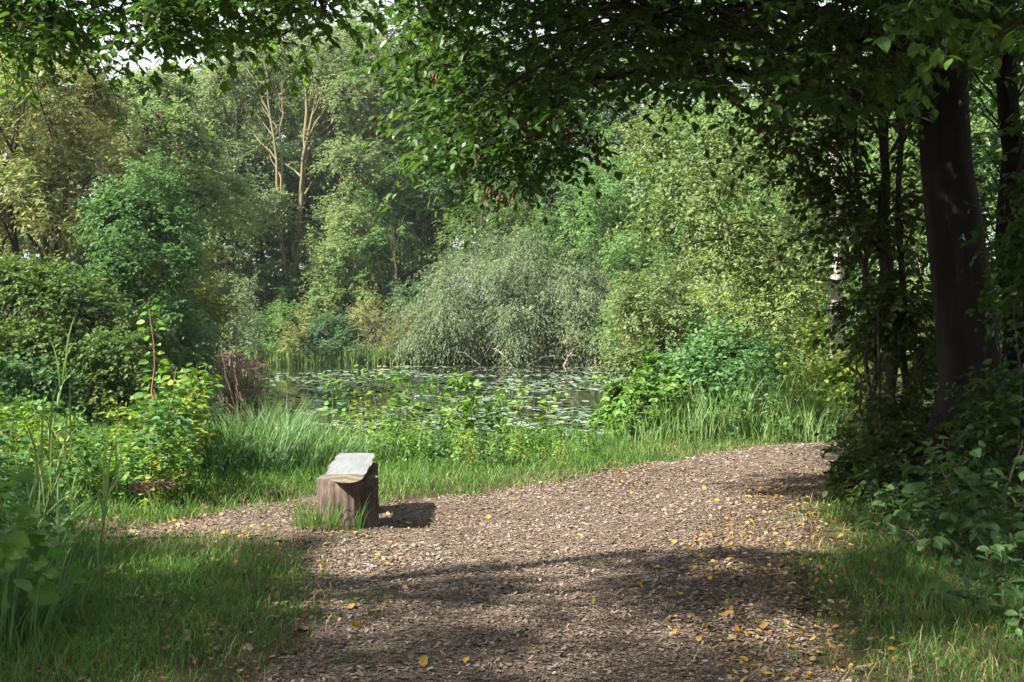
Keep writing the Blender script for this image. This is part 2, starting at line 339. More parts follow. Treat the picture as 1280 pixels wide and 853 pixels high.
def tag(o, label=None, cat=None, group=None, kind=None):
    if label: o['label'] = label
    if cat: o['category'] = cat
    if group: o['group'] = group
    if kind: o['kind'] = kind
    return o
def empty(name, loc, label, cat, group=None):
    o = bpy.data.objects.new(name, None); COL.objects.link(o); o.location = tuple(loc); o.empty_display_size = .2
    return tag(o, label, cat, group)
def copy_thing(root, loc, rz=0, scale=1.0):
    c = root.copy(); COL.objects.link(c); c.location = tuple(loc); c.rotation_euler = (0, 0, rz); c.scale = (scale,)*3
    for ch in root.children:
        d = ch.copy(); COL.objects.link(d); d.parent = c
    return c
def bez(a, b, c, n, rng=None, wob=0):
    t = np.linspace(0, 1, n)[:, None]
    P = (1-t)**2*a+2*t*(1-t)*b+t*t*c
    if rng is not None and wob:
        nz = rng.normal(0, wob, (n, 3)); nz[0] = 0; nz[-1] = 0; P = P+nz
    return P

# ------------------------------------------------------------------ terrain
POND = np.array([(-18,21.5),(-14,20.5),(-10,18.6),(-5,17.8),(0,17.3),(1.6,17.8),(2.3,20),(3.4,26),(5,36),(6.5,46),(5.5,55),(0,56),(-6,56.5),(-11,55.5),(-13.5,48),(-10,40),(-9,33),(-9.5,28),(-12,25.5),(-18,24.5)], float)
def inside(poly, X, Y):
    r = np.zeros(X.shape, bool); n = len(poly)
    for i in range(n):
        x1, y1 = poly[i]; x2, y2 = poly[(i+1) % n]
        c = ((y1 > Y) != (y2 > Y))
        with np.errstate(divide='ignore', invalid='ignore'):
            xi = (x2-x1)*(Y-y1)/(y2-y1+1e-12)+x1
        r ^= c & (X < xi)
    return r
def sdist(poly, X, Y):
    d = np.full(X.shape, 1e9); n = len(poly)
    for i in range(n):
        a = poly[i]; b = poly[(i+1) % n]; e = b-a
        t = np.clip(((X-a[0])*e[0]+(Y-a[1])*e[1])/(e@e), 0, 1)
        d = np.minimum(d, np.hypot(X-a[0]-t*e[0], Y-a[1]-t*e[1]))
    return np.where(inside(poly, X, Y), -d, d)
def ss(x): x = np.clip(x, 0, 1); return x*x*(3-2*x)
WZ = -0.6
def hgt(X, Y):
    X = np.asarray(X, float); Y = np.asarray(Y, float)
    d = sdist(POND, X, Y)
    z = np.where(d > 0, WZ-.05+.65*ss(d/2.6), WZ-.05-.7*ss(-d/3))
    z = z+np.where(d > 0, 2.6*ss((Y-57)/22)+1.0*ss((-X-14)/20)*ss((Y-20)/10)+.6*ss((X-9)/15)*ss((Y-18)/10), 0)
    b = ss(d/2)
    z = z+b*(.02*np.sin(X*1.7+Y*.6)+.015*np.sin(Y*2.3-X*1.1)+.008*np.sin(X*5.1)*np.sin(Y*4.3))
    return z
def hz(x, y): return float(hgt(np.array([x]), np.array([y]))[0])
gx = np.concatenate([[-500,-300,-200,-130,-90,-65,-50,-40,-34,-28,-24], np.arange(-20,20.01,.25), [24,28,34,40,50,65,90,130,200,300,500]])
gy = np.concatenate([[-200,-100,-50,-25,-12,-6], np.arange(-2,24.01,.25), np.arange(25,90,1.0), [95,105,120,150,200,300,500,900]])
def grid_mesh(name, gx, gy, zf, mat, mask=None):
    X, Y = np.meshgrid(gx, gy); Z = zf(X, Y)
    V = np.stack([X, Y, Z], -1).reshape(-1, 3)
    nx = len(gx); i = np.arange(len(gy)-1)[:, None]*nx+np.arange(nx-1)[None]
    q = np.stack([i, i+1, i+1+nx, i+nx], -1)
    if mask is not None:
        cx = (gx[1:]+gx[:-1])/2; cyy = (gy[1:]+gy[:-1])/2; CX, CY = np.meshgrid(cx, cyy); q = q[mask(CX, CY)]
    q = q.reshape(-1)
    b = MB(); b.add(V, q, np.full(len(q)//4, 4)); return b.build(name, mat, smooth=True)
tag(grid_mesh("ground", gx, gy, hgt, M['ground']), "dark soil and thin grass around the pond and path", "ground", kind='structure')

# path of wood chips: outline given on the ground
pp = [(1075,875),(1045,853),(1005,800),(985,760),(980,720),(985,690),(1000,660),(1020,620),(1040,595),(1062,580)]
pl = [(1062,551),(1000,555),(900,566),(830,578),(760,594),(700,606),(600,618),(520,624),(470,628),(400,624),(340,634),(280,643),(200,661),(150,672)]
pb = [(190,674),(250,672),(320,676),(375,684),(400,700),(408,730),(402,770),(400,800),(385,830),(355,853),(335,875)]
PATH = np.array([gr(*p)[:2] for p in pp] + [(8.5, 13.4), (11, 15.2), (12, 18)] + [(8.5, 17.2), (6.2, 15.8)] + [gr(*p)[:2] for p in pl+pb] + [(-.9, 3.5), (-.6, -3), (1.5, -3), (1.6, 3.5)])
def pathd(X, Y): return sdist(PATH, np.asarray(X, float), np.asarray(Y, float))
pxs = np.arange(-4.5, 12.5, .1); pys = np.arange(-3, 18.5, .1)
tag(grid_mesh("path", pxs, pys, lambda X, Y: hgt(X, Y)+.012, M['path'], lambda X, Y: pathd(X, Y) < .06+.10*np.sin(X*7+Y*3)*np.sin(Y*5-X*2)), "brown wood chip path curving away beside the pond", "path", kind='structure')
tag(grid_mesh("water", np.linspace(-22,9,32), np.linspace(16,59,44), lambda X, Y: np.full(X.shape, WZ), M['water']), "still dark pond water", "water", kind='structure')

# ------------------------------------------------------------------ foliage generators
UP = np.array([0, 0, 1.0])
def sprays(rng, C, Dr, ntw, L, nlf, size, spread=.8, droop=.35, flat=0.0, hang=.2, up=1.0, outw=.4, nr=.6, start=.15, along=.55, sidew=.8):
    C = np.asarray(C, float); Dr = np.asarray(Dr, float); n = len(C)
    tw = Dr[:, None]+rng.normal(0, spread, (n, ntw, 3)); tw[..., 2] *= (1-flat)
    tw /= np.linalg.norm(tw, axis=-1, keepdims=True)+1e-9
    ln = L*(.5+.7*rng.random((n, ntw)))*rng.uniform(.6, 1.45, (n, 1))
    s0 = C[:, None]+rng.normal(0, L*start, (n, ntw, 3))
    t = np.clip(np.linspace(.12, 1, nlf)[None, None]+rng.normal(0, .04, (n, ntw, nlf)), .05, 1.05)
    pos = s0[:, :, None]+tw[:, :, None]*(ln[..., None]*t)[..., None]
    pos[..., 2] -= droop*ln[..., None]*t*t
    tan = np.repeat(tw[:, :, None], nlf, 2).copy(); tan[..., 2] -= 2*droop*t
    sd = np.cross(tan, UP); sd /= np.linalg.norm(sd, axis=-1, keepdims=True)+1e-6
    alt = np.where(np.arange(nlf) % 2 == 0, 1.0, -1.0)[None, None, :, None]
    D = along*tan+sidew*alt*sd+rng.normal(0, .3, pos.shape); D[..., 2] -= hang
    N = up*UP+outw*Dr[:, None, None]+rng.normal(0, nr, pos.shape)
    sz = size*np.clip(rng.normal(1, .22, pos.shape[:3]), .45, 1.6)
    e = np.stack([s0, s0+tw*(ln*.5)[..., None]-UP*(droop*ln*.25)[..., None], s0+tw*ln[..., None]-UP*(droop*ln)[..., None]], 2).reshape(-1, 3, 3)
    return pos.reshape(-1, 3), D.reshape(-1, 3), N.reshape(-1, 3), sz.reshape(-1), e

def env_points(rng, env, n, lo=.5, top=True):
    """clump centres in one ellipsoid (centre, radii), thinned towards the inside, uneven outline"""
    c, r = np.array(env[0], float), np.array(env[1], float)
    d = rng.normal(0, 1, (n, 3)); d /= np.linalg.norm(d, axis=1, keepdims=True)
    if top: d[:, 2] = np.where(d[:, 2] < -.35, -d[:, 2]*rng.random(n), d[:, 2]); d /= np.linalg.norm(d, axis=1, keepdims=True)
    k = rng.normal(0, 1, (5, 3))*2.2
    lump = 1+.24*np.sin(d@k.T+np.arange(5)).sum(1)/1.6
    rad = lo+(1-lo)*rng.random(n)**.6
    rad = rad*np.where(rng.random(n) < .09, rng.uniform(1.05, 1.33, n), 1)
    C = c+d*r*(rad*lump)[:, None]
    kk = rng.normal(0, 1, (6, 3)); ph = rng.random(6)*6.28; q = (C-c)/r.mean()
    g = np.sin(q@kk.T*3.2+ph).sum(1)
    keep = g > (-1.5 if c[2]+r[2] < 9 else -2.3) if n > 25 else np.ones(n, bool)
    return C[keep], d[keep]

def grow(name, label, cat, base, envs, leaf, n_leaf, size, mat, bark, stems, seed, tplname='mid', ntw=9, nlf=9, twig_len=.7, spread=.8, droop=.35, hang=.2,
         branches=50, br=.03, group=None, lo=.5, twig_r=0, top=True, up=1.0, outw=.5, nr=.6, flat=0, seeds=None, parts=('trunk', 'crown'), sides=8, width=1.0, along=.55, sidew=.8, scatter_start=.15):
    """a tree or shrub: an Empty at its base, stems with branches as one mesh, leaves as another"""
    rng = np.random.default_rng(seed); base = np.array(base, float)
    root = empty(name, base, label, cat, group)
    wood = MB(); spts = []
    for st in stems:                       # (x0,y0, top xyz, r0, r1, bend)
        a = np.array([st[0], st[1], -.15]); c = np.array(st[2], float)
        m = (a+c)/2+np.array([(c[0]-a[0])*-.25, (c[1]-a[1])*-.25, (c[2]-a[2])*.06])+rng.normal(0, .03*np.linalg.norm(c-a), 3)*np.array([1, 1, .2])
        k = 14; P = bez(a, m, c, k, rng, .006*np.linalg.norm(c-a))
        t = np.linspace(0, 1, k); rad = st[3]+(st[4]-st[3])*t**.8; rad = rad*(1+.35*np.exp(-t*k*.8))
        wood.tube(P, rad, sides)
        for p, r_ in zip(P[2:], rad[2:]): spts.append((*p, r_))
    spts = np.array(spts)
    lv = MB(); tot = sum(e[2] for e in envs)
    for e in envs:
        nl = int(n_leaf*e[2]/tot); nc = max(3, int(nl/(ntw*nlf)))
        C, d = env_points(rng, e, nc, lo, top)
        C = C[C[:, 2] > .12]
        d = C-np.array(e[0]); d = d/np.array(e[1])**2; d /= np.linalg.norm(d, axis=1, keepdims=True)+1e-9
        Dr = .75*d+np.array([0, 0, .25])
        P, D, N, S, tw = sprays(rng, C, Dr, ntw, twig_len, nlf, size, spread=spread, droop=droop, hang=hang, up=up, outw=outw, nr=nr, flat=flat, along=along, sidew=sidew, start=scatter_start)
        lv.leaves(P, D, N, S, tplname, width)
        if twig_r: wood.twigs(tw, twig_r)
        nb = int(branches*e[2]/tot)
        for c in C[rng.permutation(len(C))[:nb]]:
            dist = np.linalg.norm(spts[:, :3]-c, axis=1)+np.maximum(0, spts[:, 2]-c[2]+.2*np.linalg.norm(c))*1.2
            j = int(np.argmin(dist+rng.random(len(dist))*.15*dist.min()))
            a = spts[j, :3]; mid = (a+c)/2+np.array([0, 0, .12])*np.linalg.norm(c-a)+rng.normal(0, .07*np.linalg.norm(c-a), 3)
            r0 = min(br, spts[j, 3]*.6)
            wood.tube(bez(a, mid, c, 8, rng, .012*np.linalg.norm(c-a)), np.linspace(r0, r0*.25, 8), 5)
    wood.build(parts[0], bark, root, smooth=True)
    lv.build(parts[1], mat, root)
    return root

# helper: foliage ellipsoid from a photo window at a distance, relative to a base
def pe(px0, py0, px1, py1, Y, base, depth=None, w=1.0):
    a = at(px0, py0, Y); b = at(px1, py1, Y)
    c = (a+b)/2; r = np.abs(b-a)/2; ry = depth if depth else max(.5*r[0], .4)
    return (c-np.array(base), (r[0], ry, r[2]), w)
def gbase(px, Y, dz=0.0):
    x = (px-640)/F*Y; return np.array([x, Y, hz(x, Y)+dz])

# ------------------------------------------------------------------ far trees behind the pond
def far_tree(px, Y, py_top, wpx, mat, label, seed, n=60000, size=.23, bark='bark_brown', low=330, name='tree', cat='tree', tpln='mid', twl=1.1, extra=(), **kw):
    b = gbase(px, Y); H = at(px, py_top, Y)[2]-b[2]; W = wpx/F*Y/2
    lowz = max(at(px, low, Y)[2]-b[2], .25*H)
    zc = (H+lowz)/2; rz = (H-lowz)/2
    rng = np.random.default_rng(seed+99)
    envs = [((0, 0, zc), (W*.8, W*.7, rz), 1.0)]
    for k in range(4):
        a = rng.random()*6.28; q = .35+.3*rng.random()
        envs.append(((math.cos(a)*W*.55, math.sin(a)*W*.4, zc+rz*(rng.random()*1.3-.75)), (W*q, W*q, rz*q), .35))
    envs += list(extra)
    stems = [(0, 0, (rng.normal(0, .4), rng.normal(0, .4), H*.86), .016*H+.05, .04, 0)]
    for k in range(3):
        a = rng.random()*6.28; stems.append((.1*math.cos(a), .1*math.sin(a), (math.cos(a)*W*.5, math.sin(a)*W*.4, H*(.6+.2*rng.random())), .012*H, .03, 0))
    kw2 = dict(ntw=10, nlf=10, branches=45, br=.06, group='trees standing behind the pond', lo=.45); kw2.update(kw)
    return grow(name, label, cat, b, envs, None, n, size, M[mat], M[bark], stems, seed, tpln, twig_len=twl, **kw2)

far_tree(-40, 70, 10, 330, 'green_a', "tall mid green tree behind the yellowing tree, at the pond's far edge", 1, low=420)
far_tree(120, 76, 135, 240, 'locust', "tall greyish tree whose thin top leaves the largest sky gap", 2, n=34000, low=440)
far_tree(255, 88, 105, 230, 'locust', "pale tree behind the slim bare trunk, its top against bright sky", 3, n=80000, low=450)
far_tree(420, 82, -10, 260, 'locust', "tall pale grey green tree directly behind the multi stemmed tree", 4, n=110000, low=450)
far_tree(545, 80, 10, 230, 'green_a', "tall green tree behind the leafy overhanging branch tips", 5, n=80000, low=450)
far_tree(680, 78, 20, 260, 'green_b', "tall dark bluish tree behind the hanging brown seed bunches", 6, low=420)
far_tree(472, 70, 60, 170, 'locust', "pale feathery tree between the multi stemmed tree and the overhanging leaves", 11, n=70000, low=400)
far_tree(820, 74, 20, 280, 'green_a', "tall green tree far behind the bright birch foliage", 7, low=440)
far_tree(960, 66, 20, 300, 'green_fresh', "tall fresh green tree beyond the pale birch trunk", 8, low=460)
far_tree(1110, 56, 0, 320, 'green_fresh', "tall bright green tree seen in gaps between the thin dark stems", 9, low=470)
far_tree(1260, 46, 0, 330, 'green_a', "tall green tree seen beyond the big grey trunk", 10, low=480)

for i, (px, Y, top, wpx, mt) in enumerate([(60, 60, 260, 260, 'green_dark'), (215, 66, 215, 200, 'green_a'), (330, 69, 170, 190, 'green_b'), (440, 70, 165, 190, 'green_a'), (560, 70, 180, 200, 'green_b'), (690, 71, 200, 210, 'green_b'), (830, 68, 215, 220, 'green_a'), (960, 58, 210, 240, 'green_a'), (1100, 48, 200, 240, 'green_fresh')]):
    far_tree(px, Y, top, wpx, mt, ["dark understory tree far behind the yellowing tree", "dark understory tree behind the mixed reddish shrub", "bluish understory tree between the two lichen yellow trunks", "dark understory tree just behind the multi stemmed tree", "bluish understory tree over the shaded hollow beside the willow", "dark understory tree right above the willow bush", "green understory tree behind the light green leafy shrub", "green understory tree behind the yellowish sunlit bush", "fresh green understory tree behind the thin dark stems"][i], 400+i, n=60000, size=.2, low=470, twl=.9, lo=.35, group='understory trees behind the pond')

# the multi stemmed pale tree
b = gbase(368, 63); S_ = 63/F
def px_rel(px, py, Y, b): return tuple(at(px, py, Y)-b)
envs = [pe(235, 40, 330, 170, 64, b, 2.0, .6), pe(330, 50, 470, 190, 64.5, b, 2.0, 1.0), pe(300, 150, 470, 270, 65.5, b, 1.5, .7), pe(390, 250, 490, 340, 62.5, b, 1.5, .5), pe(310, 235, 360, 320, 62, b, 1, .3), pe(405, 70, 492, 185, 61.2, b, 1.5, .65), pe(410, 175, 480, 250, 61, b, 1.3, .4), pe(400, 30, 480, 130, 63, b, 2, .5)]
stems = [(0, 0, px_rel(384, 60, 63, b), .27, .06, 0), (-.15, .1, px_rel(330, 75, 63, b), .16, .04, 0), (.2, 0, px_rel(405, 70, 63, b), .17, .04, 0), (.15, 0, px_rel(470, 190, 63, b), .16, .04, 0), (.25, -.1, px_rel(478, 250, 63, b), .13, .03, 0), (-.1, 0, px_rel(352, 120, 63, b), .16, .04, 0)]
grow('tree', "pale olive tree with several upright lichen yellow stems and thin feathery crown", 'tree', b, envs, None, 62000, .16, M['locust'], M['bark_olive'], stems, 21, 'mid', ntw=9, nlf=9, twig_len=1.0, spread=.7, branches=80, br=.07, group='trees standing behind the pond', lo=.3)
b = gbase(302, 66)
envs = [pe(215, 80, 390, 170, 66, b, 2.2, 1.0), pe(225, 150, 300, 290, 66, b, 1.8, .35), pe(290, 240, 350, 350, 66, b, 1.5, .5)]
stems = [(0, 0, px_rel(298, 150, 66, b), .32, .13, 0), (0, 0, px_rel(240, 95, 66, b), .16, .03, 0), (0, .1, px_rel(345, 95, 66, b), .16, .03, 0), (0, .1, px_rel(275, 90, 66, b), .14, .03, 0)]
grow('tree', "slim pale tree with one bare yellowish trunk and spreading brownish twigs on top", 'tree', b, envs, None, 24000, .16, M['olive'], M['bark_olive'], stems, 22, 'mid', ntw=8, nlf=8, twig_len=1.0, branches=70, br=.06, group='trees standing behind the pond', lo=.3)
b = gbase(520, 64)
grow('tree', "rounded mid green tree between the pale tree and the willow bush", 'tree', b, [pe(450, 190, 590, 320, 64, b, 2.5, 1), pe(440, 280, 560, 400, 64, b, 2.2, .8), pe(500, 150, 580, 230, 64, b, 2, .4)], None, 60000, .17, M['green_a'], M['bark_brown'],
     [(0, 0, px_rel(520, 190, 64, b), .2, .04, 0), (.2, 0, px_rel(480, 260, 64, b), .14, .03, 0)], 23, branches=30, br=.05, group='trees standing behind the pond', twig_len=.8)
b = gbase(740, 66)
grow('tree', "dark green broad tree behind the top of the willow bush", 'tree', b, [pe(620, 210, 760, 380, 66, b, 3, 1), pe(730, 220, 860, 400, 66, b, 3, 1)], None, 70000, .19, M['green_b'], M['bark_brown'],
     [(0, 0, px_rel(700, 240, 66, b), .2, .04, 0), (.3, 0, px_rel(790, 250, 66, b), .2, .04, 0)], 24, branches=30, br=.05, group='trees standing behind the pond', twig_len=.9)

# ------------------------------------------------------------------ shrubs on the far shore
def shrub(px0, px1, py_top, py_bot, Y, mat, label, seed, n=16000, size=.11, tpln='mid', name='shrub', cat='shrub', bark='bark_brown', group='shrubs along the pond shore', twl=.55, nst=5, depth=None, **kw):
    pc = (px0+px1)/2; b = gbase(pc, Y); W = (px1-px0)/2/F*Y
    top = at(pc, py_top, Y)[2]-b[2]; bot = at(pc, py_bot, Y)[2]-b[2]
    rng = np.random.default_rng(seed+500); hh = (top-bot)
    dp = depth or min(W, 2.5)
    envs = [((0, 0, bot+hh*.45), (W*.85, dp, hh*.52), 1.0)]
    for k in range(5):
        x = (rng.random()*1.5-.75)*W; q = .3+.25*rng.random()
        envs.append(((x, rng.normal(0, .3)*dp, bot+hh*(.25+.6*rng.random()*(1-abs(x/W)*.6))), (W*q, dp*.6, hh*q*.8), .3))
    stems = []
    for k in range(nst):
        x = rng.normal(0, .15*W); stems.append((x, rng.normal(0, .1), (x+rng.normal(0, .45)*W, rng.normal(0, .4)*dp, bot+hh*(.55+.3*rng.random())), .02*hh+.015, .012, 0))
    for k in range(5):
        x = (k/4*1.5-.75)*W; envs.append(((x, -dp*.35+rng.normal(0, .1), bot+hh*.16), (W*.3, dp*.6, hh*.2), .16))
    kw2 = dict(ntw=9, nlf=9, branches=20, br=.02, twig_len=twl, group=group, lo=.5); kw2.update(kw)
    return grow(name, label, cat, b, envs, None, n, size, M[mat], M[bark], stems, seed, tpln, parts=('stem', 'crown'), **kw2)

b = gbase(650, 56.5)
grow('willow_bush', "large grey green willow bush drooping over the far shore of the pond", 'shrub', b,
     [pe(575, 305, 690, 430, 57, b, 2.6, 1.0), pe(660, 318, 765, 430, 57, b, 2.6, .9), pe(520, 355, 610, 455, 56, b, 2.2, .7), pe(600, 375, 700, 458, 55.3, b, 1.8, .6), pe(690, 370, 775, 445, 55.5, b, 1.8, .5), pe(740, 345, 800, 420, 57, b, 1.8, .35), pe(495, 395, 560, 455, 56, b, 1.5, .3), pe(625, 288, 680, 350, 58, b, 1.5, .25), pe(545, 330, 590, 380, 57.5, b, 1.4, .2)], None, 230000, .125, M['willow'], M['bark_olive'],
     [(-.3, 0, px_rel(600, 330, 57, b), .16, .03, 0), (.3, 0, px_rel(720, 340, 57, b), .16, .03, 0), (0, .2, px_rel(650, 300, 57.5, b), .14, .03, 0), (-.6, -.2, px_rel(530, 400, 56, b), .12, .02, 0), (.7, 0, px_rel(790, 380, 57, b), .12, .02, 0)], 31, 'narrow',
     ntw=12, nlf=11, twig_len=1.15, spread=.6, droop=.65, hang=.4, along=.9, sidew=.45, lo=.45, top=False, width=1.4, branches=70, br=.05, group='shrubs along the pond shore', parts=('stem', 'crown'))
shrub(384, 446, 390, 449, 56.2, 'green_b', "rounded dark green bush at the waterline beside pale flowering plants", 32, n=12000)
shrub(310, 375, 375, 447, 57, 'green_a', "fresh green bush at the waterline behind the maroon shrub", 33, n=14000)
shrub(262, 330, 368, 452, 52, 'willow', "greyish bush on the far shore, just behind the maroon shrub", 34, n=9000, size=.09)
shrub(365, 470, 343, 410, 60, 'yellowgreen', "yellow green bush below the multi stemmed tree", 35, n=14000)
shrub(285, 420, 330, 400, 62, 'green_dark', "dark green undergrowth bush at the foot of the multi stemmed tree", 36, n=16000)
shrub(432, 530, 235, 420, 60, 'green_a', "mid green bush left of the willow, under the rounded green tree", 37, n=16000)
shrub(485, 560, 340, 440, 58.5, 'green_b', "bluish green bush tucked against the willow", 38, n=12000)
shrub(555, 690, 225, 350, 61, 'green_fresh', "light green bush rising behind the willow bush", 39, n=22000, twl=.8)
shrub(745, 860, 285, 450, 50, 'green_a', "light green leafy shrub where the willow meets the near reeds", 40, n=26000, size=.12, twl=.7)
shrub(795, 850, 400, 465, 46, 'maroon', "small brownish shrub low at the water, next to the dark willow hollow", 41, n=4000, size=.09)
shrub(180, 345, 265, 440, 63, 'green_dark', "dark bush filling the gap below the slim bare trunk", 45, n=26000, size=.17, twl=.8)
shrub(330, 520, 300, 440, 64, 'green_b', "shaded bluish bush right behind the multi stemmed tree's foot", 46, n=26000, size=.17, twl=.8)
shrub(640, 900, 300, 450, 60, 'green_dark', "dark bush behind the willow's drooping end and the hollow", 47, n=34000, size=.16, twl=.8)
shrub(90, 335, 235, 430, 75, 'green_dark', "dark thicket far behind the mixed reddish shrub", 48, n=50000, size=.22, twl=1.0, lo=.3)
shrub(300, 545, 240, 430, 75.5, 'green_b', "bluish thicket far behind the lichen yellow trunks", 49, n=50000, size=.22, twl=1.0, lo=.3)
shrub(520, 820, 240, 430, 76, 'green_dark', "dark thicket far behind the willow bush", 50, n=55000, size=.22, twl=1.0, lo=.3)
SHL = "tuft of pale straw green sedge along the far shoreline"
shrub(222, 325, 205, 400, 60, 'locust', "pale feathery bush in front of the slim bare trunk's foot", 52, n=36000, size=.15, twl=.8, lo=.35)
shrub(395, 470, 255, 400, 59.5, 'olive', "small olive bush just beside the multi stemmed tree's foot", 53, n=24000, size=.14, twl=.7, lo=.35)
shrub(690, 840, 215, 420, 59, 'green_a', "green bush rising behind the willow's far end", 54, n=50000, size=.15, twl=.8, lo=.35)
# pale flowering herbs and reeds on the far shore
shrub(438, 490, 376, 450, 56.3, 'pale_herb', "tall pale plants with white fluffy heads at the water's edge", 42, n=6500, size=.10, name='flowering_plant', cat='plant', tpln='narrow', width=1.4, spread=.4, droop=.05)
shrub(478, 535, 398, 455, 56.0, 'pale_herb', "straw green reeds between the fluffy plants and the willow", 43, n=5000, size=.16, name='reed_clump', cat='reeds', tpln='narrow', width=.8, spread=.35, droop=.05, along=1.2, sidew=.2)
shrub(350, 392, 398, 450, 55.8, 'yellow', "yellowing bush between two green bushes at the waterline", 44, n=4500, size=.10)

# bleached dead branches below the willow
def dead_branch(px0, py0, px1, py1, Y, label, seed):
    rng = np.random.default_rng(seed); a = at(px0, py0, Y); b_ = at(px1, py1, Y); a[2] = max(a[2], WZ-.1)
    m = MB(); L = np.linalg.norm(b_-a)
    P = bez(a, (a+b_)/2+np.array([0, 0, .25*L]), b_, 9, rng, .03*L); m.tube(P-a, np.linspace(.05, .015, 9), 6)
    o = empty('dead_branch', a, label, 'branch', 'dead branches under the willow'); m.build('limb', M['bark_dead'], o, True)
    for k in range(6):
        s = P[2+k]; e = s+np.array([rng.normal(0, .5), rng.normal(0, .4), rng.normal(.1, .4)])*L*.4; e[2] = max(e[2], WZ-.05)
        q = MB(); q.tube(bez(s, (s+e)/2+np.array([0, 0, .1]), e, 6, rng, .03)-a, np.linspace(.025, .008, 6), 4); q.build('twig', M['bark_dead'], o, True)
dead_branch(600, 456, 545, 437, 54.6, "bleached dead branch arching along the waterline at the willow's near end", 1)
dead_branch(640, 457, 615, 436, 54.6, "short bleached dead branch dipping into the water under the willow's middle", 2)
dead_branch(660, 458, 690, 446, 54.4, "grey dead branch lying flat at the water below the willow leaves", 3)
dead_branch(705, 458, 718, 436, 54.4, "forked pale dead branch standing in water at the willow hollow", 4)
dead_branch(560, 452, 552, 420, 54.9, "upright bundle of pale dead twigs beside the straw reeds", 5)
# fallen willow trunk showing in the hollow
m = MB(); rng = np.random.default_rng(4); a = at(702, 432, 55); c = at(770, 405, 55); m.tube(bez(a, (a+c)/2+np.array([0, 0, .25]), c, 10, rng, .03)-a, np.linspace(.2, .12, 10), 8, True)
tag(m.build('leaning_trunk', M['bark_brown'], None, True), "leaning brown trunk showing in the dark hollow of the willow", 'trunk').location = a

# ------------------------------------------------------------------ left bank
shrub(262, 332, 436, 500, 31, 'maroon', "maroon and brown shrub leaning over the water on the far left bank", 51, n=6000, size=.06, twl=.5, top=False, lo=.2)
def left_tree(px, Y, envpx, mat, label, seed, n, size, stems_px, bark='bark_dark', tpln='mid', **kw):
    b = gbase(px, Y)
    envs = [pe(*e[:4], Y+e[4], b, e[5], e[6]) for e in envpx]
    stems = [(s[0], s[1], px_rel(s[2], s[3], Y+s[4], b), s[5], s[6], 0) for s in stems_px]
    k = dict(branches=60, br=.04, group='trees on the left bank', twig_len=.6); k.update(kw)
    return grow('tree', label, 'tree', b, envs, None, n, size, M[mat], M[bark], stems, seed, tpln, **k)
left_tree(40, 31, [(-120, 70, 90, 250, 0, 3, 1), (40, 60, 150, 200, 1, 2, .5), (-60, 200, 110, 330, -1, 2.5, .9), (60, 170, 170, 300, 0, 1.6, .5)], 'yellow', "large yellowing tree with narrow golden leaves at the left bank", 61, 62000, .15,
          [(0, 0, 120, 100, 0, .16, .03), (-.4, 0, 30, 80, 0, .18, .03), (.3, .2, 100, 130, 1, .1, .03), (-.6, 0, -60, 90, 0, .16, .03)], tpln='narrow', width=1.7)
left_tree(190, 36, [(110, 110, 260, 260, 0, 2, 1), (160, 90, 230, 160, 1, 1.2, .35), (180, 200, 290, 330, 0, 2, .7)], 'olive', "olive green tree with brown hanging seed clusters beside the sky gap", 62, 42000, .13,
          [(0, 0, 185, 130, 0, .14, .03), (.2, 0, 240, 200, 0, .1, .03)])
left_tree(170, 28, [(120, 240, 200, 320, 0, 1.2, 1), (135, 300, 235, 380, -.5, 1.3, 1), (165, 205, 205, 265, 0, .6, .3), (110, 330, 170, 420, -.3, 1.1, .7), (190, 260, 245, 320, 0, .7, .35), (180, 370, 240, 430, -.5, .9, .5)], 'green_dark', "dark green glossy tree in front of the olive tree with seed clusters", 63, 36000, .10,
          [(0, 0, 165, 240, 0, .12, .02), (.2, 0, 210, 330, 0, .08, .02)])
left_tree(20, 26, [(-130, 310, 20, 410, 0, 1.6, 1), (-20, 330, 70, 410, -1, 1.1, .7), (50, 345, 130, 430, -1, 1.0, .7), (-60, 400, 40, 480, -1.5, 1.2, .8), (30, 400, 110, 490, -1.5, 1.0, .7)], 'green_low', "broad fresh green maple like bush under the yellowing tree", 64, 36000, .11,
          [(0, 0, 20, 340, 0, .1, .02), (-.3, 0, -60, 350, 0, .1, .02), (.3, 0, 100, 370, 0, .08, .02)])
shrub(60, 245, 400, 535, 24.5, 'green_low', "low green bush whose branches hang over dark water on the left bank", 65, n=34000, size=.10, droop=.6, group='trees on the left bank')
shrub(-90, 90, 430, 545, 23.3, 'green_dark', "dark low bush at the water beside the left frame edge", 66, n=24000, size=.11, droop=.5, group='trees on the left bank')
shrub(185, 268, 300, 450, 31, 'mixed_red', "mixed shrub with some red and orange leaves beside the dark green tree", 67, n=22000, size=.10, group='trees on the left bank')
shrub(190, 268, 400, 500, 29, 'green_b', "bluish bush reaching down to the water below the reddish shrub", 68, n=18000, size=.09, group='trees on the left bank', droop=.5)

